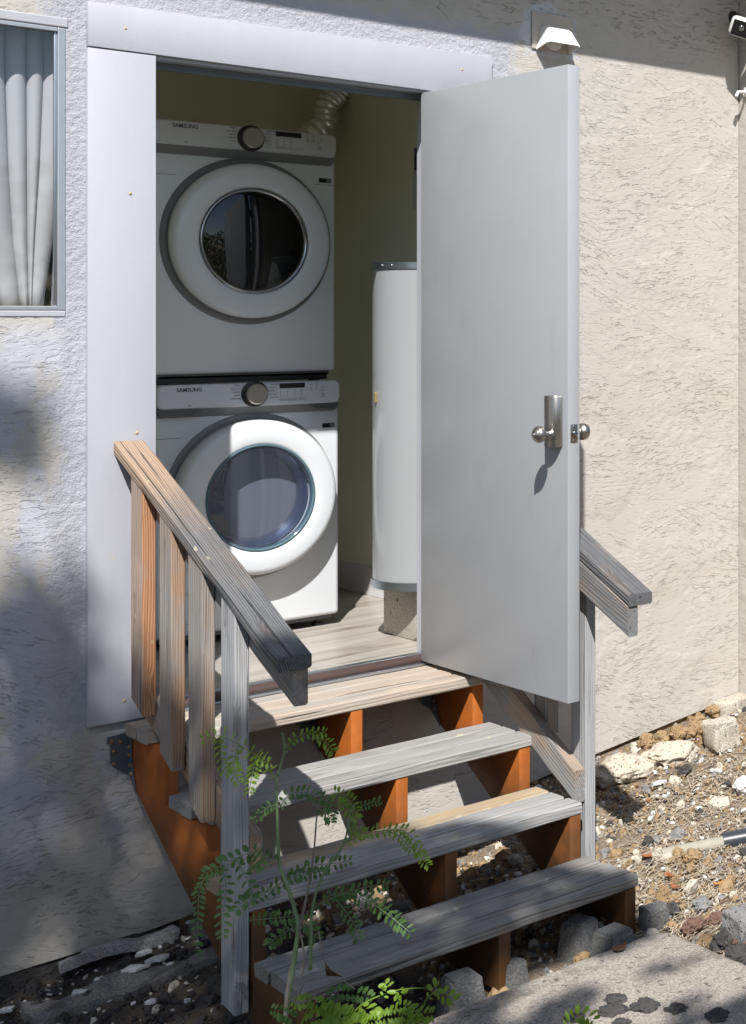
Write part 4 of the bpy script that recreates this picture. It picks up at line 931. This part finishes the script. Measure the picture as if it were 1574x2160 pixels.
for i,(u,v,w_,l) in enumerate(((208,2085,26,'white paint flake with a pointed top on the dark ground at the left'),(165,2112,42,'flat white paint flake near the concrete curb'),(285,2060,52,'large jagged white paint flake in the dark soil'),(335,2040,46,'broad white paint flake below the dark boulder'),(305,2028,34,'white paint flake below the ledge end'),(320,2132,22,'small white flake right of the curb'),(15,2150,30,'white flake at the lower left corner'),(395,2130,14,'tiny white flake near the left post foot'))):
    p=G(u,v); flake(u,v,w_*1.05,l,M['chip'],30+i,g=p,h=.010,zoff=.022)
for i,(u,v,w_,l,m_) in enumerate(((1383,1640+60,0,'',''),)): pass
for i,(u,v,w_,l,m_) in enumerate(((1365,1820,34,'curled brown dead leaf right of the bottom step','deadleaf'),(1412,1862,34,'shiny red brown dead leaf on the straw','deadleaf'),(1424,1886,22,'small brown dead leaf below the shiny one','deadleaf'),(1515,1878,24,'bright orange dead leaf at the right','orangeleaf'),(1368,1702,16,'little brown leaf on the soil near the post shadow','deadleaf'),(1465,1574,14,'brown leaf scrap beside the broken block','deadleaf2'),(1360,1905,18,'tan dead leaf beside the bottom step end','straw'))):
    flake(u,v,w_,l,M[m_],60+i,name='dead_leaf',cat='dead leaf',h=.003,curl=.45,asp=.6,rz=i,zoff=.02)
p=W(1305,2008,'Z',-.65); flake(0,0,40,'dark brown curled leaf lying on the concrete slab',M['deadleaf2'],80,g=p,name='dead_leaf',cat='dead leaf',h=.003,curl=.6,asp=.6,rz=.5,zoff=.004)
p=W(860,2010,'Z',-.66); 
# ------------------------------------------------------------------ saplings
def frond(bm,pts,n,L,wd,rnd,droop=.25,tw=None,start=.08):
    P_=spline(pts,n*2)
    for i in range(int(n*start),n+1):
        k=min(i*2,len(P_)-1); p=P_[k]; t=(P_[min(k+1,len(P_)-1)]-P_[max(k-1,0)]).normalized()
        side=t.cross(Vector((-S_,-C_,.25))).normalized()
        for s in (1,-1):
            f=min(1,.55+1.6*min(i/n,1-i/n+.12)); l=L*f*rnd.uniform(.8,1.15); w_=wd*f*rnd.uniform(.85,1.15)
            d=(side*s+t*rnd.uniform(.25,.6)+Vector((0,0,-droop*rnd.uniform(.4,1.4)))+Vector((rnd.uniform(-.25,.25),rnd.uniform(-.25,.25),0))).normalized()
            nn=d.cross(t).normalized()*1.; q=d.cross((t*.3+Vector((-S_*.6,-C_*.6,.9))+Vector((rnd.uniform(-.5,.5),rnd.uniform(-.5,.5),rnd.uniform(-.3,.3)))).normalized()).normalized()
            up=q.cross(d); o=p+d*.0015
            v=[bm.verts.new(o),bm.verts.new(o+d*l*.3+q*w_*.45+up*w_*.12),bm.verts.new(o+d*l*.72+q*w_*.5+up*w_*.12),bm.verts.new(o+d*l),bm.verts.new(o+d*l*.72-q*w_*.5+up*w_*.12),bm.verts.new(o+d*l*.3-q*w_*.45+up*w_*.12),bm.verts.new(o+d*l*.5)]
            for a,b in ((0,1),(1,2),(2,3),(3,4),(4,5),(5,0)): bm.faces.new((v[6],v[a],v[b]))
def zz(x,y,ox=400,oy=1500,k=.34938): return ox+x*k,oy+y*k
DEPTH=3.66
def pp(pts,d0=DEPTH,d1=None):
    d1=d0 if d1 is None else d1; n=len(pts)
    return [D(*zz(*p),d0+(d1-d0)*i/max(1,n-1)) for i,p in enumerate(pts)]
rnd=random.Random(4)
SP=empty('sapling',tuple(D(*zz(560,1990),3.62)),'slender sapling with feathery green leaflets growing in front of the left side of the steps','sapling')
def stemmesh(name,pts,r0,r1,mat,parent,n=24):
    bm=bmesh.new(); tube(bm,spline(pts,n),r0,7,r1); return mesh(name,bm,mat,parent,smooth=True)
stemmesh('stem',pp([(560,1990),(600,1700),(640,1450),(655,1300),(640,1220),(600,1080),(545,930),(535,800),(530,620),(525,430),(550,330),(575,230),(560,130)],3.60,3.68),.0062,.0022,M['stem'],SP,60)
stemmesh('stem',pp([(730,1560),(735,1350),(740,1200),(800,1000),(930,800),(970,620),(1000,560)],3.62,3.62),.004,.0018,M['stem'],SP)
stemmesh('dry_stem',pp([(570,1980),(590,1700),(625,1500),(655,1330),(690,1200),(745,900),(770,620),(800,460)],3.58,3.72),.0055,.0012,M['drystem'],SP,40)
stemmesh('dry_stem',pp([(650,1280),(685,1420),(690,1550),(660,1640)],3.62,3.62),.003,.001,M['drystem'],SP)
stemmesh('dry_stem',pp([(780,1330),(800,1450),(830,1560)],3.6,3.6),.002,.001,M['drystem'],SP)
FR=[ # pts, leaflets, len px(zoom), width, mat, depth offset
 ([(525,430),(470,335),(400,265),(300,205),(190,150),(85,165)],13,70,24,'leafbright',-.02),
 ([(405,270),(390,330),(375,400),(360,480)],8,62,24,'leafbright',-.03),
 ([(300,205),(270,290),(270,370),(300,430)],8,58,22,'leafbright',-.05),
 ([(400,265),(440,300),(490,315)],4,50,20,'leafbright',-.05),
 ([(190,150),(185,230),(200,330),(240,370)],8,55,20,'leafbright',-.05),
 ([(575,235),(640,165),(740,130),(820,130)],9,52,18,'leafbright',0),
 ([(720,135),(790,160),(835,200),(868,245)],8,60,18,'leafbright',0),
 ([(535,600),(600,505),(700,490),(790,520),(850,560),(860,660)],17,55,24,'leafdark',.03),
 ([(700,490),(770,580),(830,620),(850,670)],8,50,20,'leafdark',.03),
 ([(535,560),(460,590),(400,650)],7,55,24,'leafdark',.03),
 ([(535,915),(470,890),(390,850),(280,890),(190,930),(110,975)],13,75,32,'leafdark',-.03),
 ([(110,975),(60,1080),(50,1250),(45,1460)],15,58,24,'leafdark',-.06),
 ([(190,930),(220,1050),(205,1200),(200,1350)],10,68,30,'leafdark',-.05),
 ([(280,890),(340,1000),(380,1100),(330,1150),(280,1200)],10,72,32,'leafdark',-.05),
 ([(390,850),(430,900),(400,950)],5,70,30,'leafdark',-.05),
 ([(370,1150),(450,1100),(560,1040),(660,980),(760,930),(870,920),(960,905)],18,66,26,'leafdark',.02),
 ([(470,1090),(600,1010),(720,985),(830,960)],12,55,22,'leafdark',.05),
 ([(930,800),(1000,765),(1080,735),(1200,720),(1300,725),(1370,800),(1400,880),(1440,930)],23,55,20,'leafbright',-.02),
 ([(1190,720),(1270,760),(1330,820),(1400,850)],10,48,18,'leafbright',-.03),
 ([(970,690),(1000,600),(965,530),(880,490)],12,60,26,'leafbright',0),
 ([(970,690),(1010,720),(1060,740)],5,52,20,'leafbright',0),
 ([(900,540),(960,600),(1010,650)],7,52,22,'leafbright',0),
 ([(1000,590),(1080,560),(1150,540)],8,40,14,'leafdark',0),
 ([(740,1200),(860,1110),(960,1090),(1080,1060),(1190,1050)],13,62,26,'leafdark',.05),
 ([(800,1160),(950,1100),(1080,1150),(1200,1230),(1330,1335)],15,64,26,'leafdark',.03),
 ([(360,1265),(460,1255),(560,1245),(640,1235)],10,60,26,'leafdark',.06),
 ([(880,1130),(950,1220),(1000,1300),(1020,1375)],9,62,26,'leafdark',.03),
 ([(650,1280),(590,1330),(520,1370),(480,1410)],8,62,28,'leafdark',.05),
 ([(650,1260),(720,1300),(760,1370)],6,75,34,'leafdark',.05),
 ([(1090,1150),(1180,1180),(1240,1260),(1280,1300)],8,60,24,'leafdark',.04)]
for pts,n,L,wd,m_,dd in FR:
    k=.34938/F*DEPTH
    bm=bmesh.new(); W3=pp(pts,DEPTH+dd+.0,DEPTH+dd-.05); frond(bm,W3,n,L*k*.80,wd*k*.82,rnd)
    lf=mesh('leaf',bm,M[m_],SP)
    stemmesh('leaf_stalk',W3,.0013,.0007,M['leafbright'] if m_=='leafbright' else M['stem'],lf,16)
# dead leaf hanging on the dry stem
bm=bmesh.new(); q=pp([(815,1510),(850,1560),(900,1590),(930,1605),(860,1600),(825,1600)],3.6); c=q[1]
vs_=[bm.verts.new(x) for x in q]; bm.faces.new((vs_[0],vs_[1],vs_[5])); bm.faces.new((vs_[1],vs_[2],vs_[4],vs_[5])); bm.faces.new((vs_[2],vs_[3],vs_[4])); bmesh.ops.solidify(bm,geom=bm.faces[:],thickness=.001); mesh('dead_leaf',bm,M['deadleaf2'],SP)
# vine at the bottom
VN=empty('vine',tuple(D(*zz(900,2000),3.45)),'bright green climbing vine with toothed leaves sprawling at the lower edge before the bottom step','vine')
stemmesh('stem',pp([(880,2000),(930,1890),(1000,1810),(1060,1760),(1160,1715),(1280,1680),(1440,1670)],3.45,3.5),.0032,.001,M['leafbright'],VN)
stemmesh('stem',pp([(1300,1900),(1400,1800),(1430,1740),(1490,1690),(1560,1715)],3.42,3.42),.0024,.001,M['leafbright'],VN)
stemmesh('stem',pp([(640,1990),(700,1830),(740,1760)],3.45,3.45),.003,.001,M['leafbright'],VN)
stemmesh('tendril',pp([(660,1720),(700,1640),(800,1610),(920,1625),(1000,1680)],3.5,3.5),.0014,.0008,M['drystem'],VN)
for pts,n,L,wd,m_,dd in [([(830,1720),(900,1700),(1000,1705),(1090,1725)],10,60,26,'leafdark',-.12),([(735,1735),(780,1770),(830,1800)],5,60,22,'leafbright',-.2),([(620,1750),(670,1760),(720,1750)],5,55,24,'leafbright',-.2),([(1040,1780),(1080,1820),(1090,1850)],4,90,46,'leafbright',-.2),([(700,1880),(800,1850),(900,1840),(960,1840)],9,90,42,'leafbright',-.2),([(750,1920),(860,1880),(960,1890),(1060,1900)],10,90,42,'leafbright',-.2),([(1060,1880),(1180,1850),(1300,1840),(1460,1830)],16,66,20,'leafbright',-.22),([(1230,1800),(1290,1780),(1340,1800),(1380,1850)],9,50,18,'leafbright',-.22),([(490,1800),(560,1820),(620,1850)],6,60,26,'leafdark',-.18),([(1170,1720),(1190,1680),(1180,1650)],3,60,30,'leafbright',-.2),([(1260,1690),(1280,1710)],2,60,30,'leafbright',-.2),([(1440,1730),(1480,1680),(1500,1670)],3,60,28,'leafbright',-.22),([(1500,1705),(1560,1720),(1590,1745)],4,60,26,'leafbright',-.22),([(1200,1930),(1320,1900),(1420,1900)],9,70,24,'leafbright',-.22)]:
    bm=bmesh.new(); W3=pp(pts,DEPTH+dd); frond(bm,W3,n,L*.34938/F*DEPTH*.9,wd*.34938/F*DEPTH,rnd,droop=.1); mesh('leaf',bm,M[m_],VN)
WD_=empty('weed',tuple(D(1215,2160,3.75)),'small green weed sprout at the lower edge on the slab','weed')
bm=bmesh.new(); frond(bm,[D(1195,2165,3.75),D(1210,2150,3.75),D(1228,2140,3.75),D(1250,2150,3.75)],6,.032,.012,rnd); mesh('leaf',bm,M['leafbright'],WD_)

# ------------------------------------------------------------------ foliage added behind the viewpoint to block low sky light
def sky_blocker():
    rnd=random.Random(21); t=empty('sky_blocker',(-4,-9,gz(-2,-3)),'bank of dark green leaves added out of view behind the viewpoint to cut low sky light','sky_blocker'); V=[];Fc=[]
    for i in range(16000):
        a=rnd.uniform(-.75,1.25); R=rnd.uniform(6.3,7.4)+.5*mnoise.noise(Vector((a*6,0,0))); z=rnd.uniform(-1.,2.3+.5*mnoise.noise(Vector((a*9,3,0))))
        ang=-math.pi/2-.35+a*1.35*-1 if False else R_(-165)+ (a+.75)/2*R_(165)
        c=Vector((-.9+math.cos(ang)*R,-1.4+math.sin(ang)*R,z)); s=rnd.uniform(.07,.13); k=len(V); e=Euler((rnd.uniform(-1.4,1.4),rnd.uniform(-1.4,1.4),rnd.uniform(0,6.28))).to_matrix()
        for p in ((-s,0,0),(0,-s*.55,.1*s),(s,0,0),(0,s*.55,.1*s)): V.append(tuple(e@Vector(p)+c))
        Fc.append((k,k+1,k+2,k+3))
    mesh('foliage',(V,Fc),M['treeleaf'],t)
sky_blocker()
# ------------------------------------------------------------------ tree towards the sun (casts the dappled shade)
def vb(u): return float(np.interp(u,[-2.6,-1.3,-1.07,-.9,-.7,-.4,0,.3,.5,.67,.85,1.0,1.3,2.0,3],[.75,.48,.32,.08,-.36,-1.02,-1.20,-1.42,-1.62,-1.86,-2.05,-2.42,-2.75,-3.0,-3.2]))
def tree():
    rnd=random.Random(11); t=empty('shade_tree',(-5.6,-7.4,gz(-2,-3)),'leafy tree standing behind the viewpoint whose dappled shade falls on the steps','tree')
    dist=10.; V=[];Fc=[]
    def leafq(c,s):
        k=len(V); e=Euler((rnd.uniform(-1.2,1.2),rnd.uniform(-1.2,1.2),rnd.uniform(0,6.28))).to_matrix()
        for p in ((-s,0,0),(-s*.3,-s*.5,.1*s),(s*.5,-s*.42,.1*s),(s*1.1,0,0),(s*.5,s*.42,.1*s),(-s*.3,s*.5,.1*s)): V.append(tuple(e@Vector(p)+c))
        Fc.append(tuple(range(k,k+6)))
    lightspots=[(1.02,-2.97,.16),(.86,-2.85,.08),(1.12,-3.05,.10),(1.25,-3.0,.12),(-1.0,.06,.05),(.70,-3.0,.07)]
    n=0
    while n<15000:
        u=rnd.uniform(-2.6,2.6); v=rnd.uniform(-4.2,.8)
        if v>vb(u)-.03-abs(rnd.gauss(0,.04)): continue
        if any((u-a)**2+(v-b)**2<r*r*rnd.uniform(.5,1.3) for a,b,r in lightspots): continue
        # clumpy gaps in the lower right where the slab is speckled with light
        if v<-2.3 and mnoise.noise(Vector((u*4,v*4,1)))>.02: continue
        P_=Vector((u,0,v))-SUN*(dist+rnd.gauss(0,.35)); leafq(P_,rnd.uniform(.03,.055)); n+=1
    for (a,b,r,k) in ((-1.285,.93,.09,60),(-1.24,.84,.07,40),(-1.2,.35,.12,80)):
        for _ in range(k):
            P_=Vector((a+rnd.gauss(0,r*.6),0,b+rnd.gauss(0,r*.5)))-SUN*(dist+rnd.gauss(0,.2)); leafq(P_,.045)
    mesh('crown',(V,Fc),M['treeleaf'],t)
    c=Vector((.2,0,-2))-SUN*dist
    bm=bmesh.new(); base=Vector((-5.6,-7.4,-1.0)); top=c+Vector((-.6,-.6,.6))
    tube(bm,spline([base,base+Vector((.3,.2,2.5)),top],14),.20,12,.07)
    for i in range(14):
        a=base.lerp(top,.55+.03*i); uu=rnd.uniform(-2,2.2); vv=vb(uu)-.4-rnd.random()*1.0
        e=Vector((uu,0,max(vv,-4)))-SUN*dist; tube(bm,spline([a,a.lerp(e,.5)+Vector((0,0,.25)),e],8),.045,7,.012)
    mesh('trunk',bm,M['bark'],t,smooth=True)
tree()
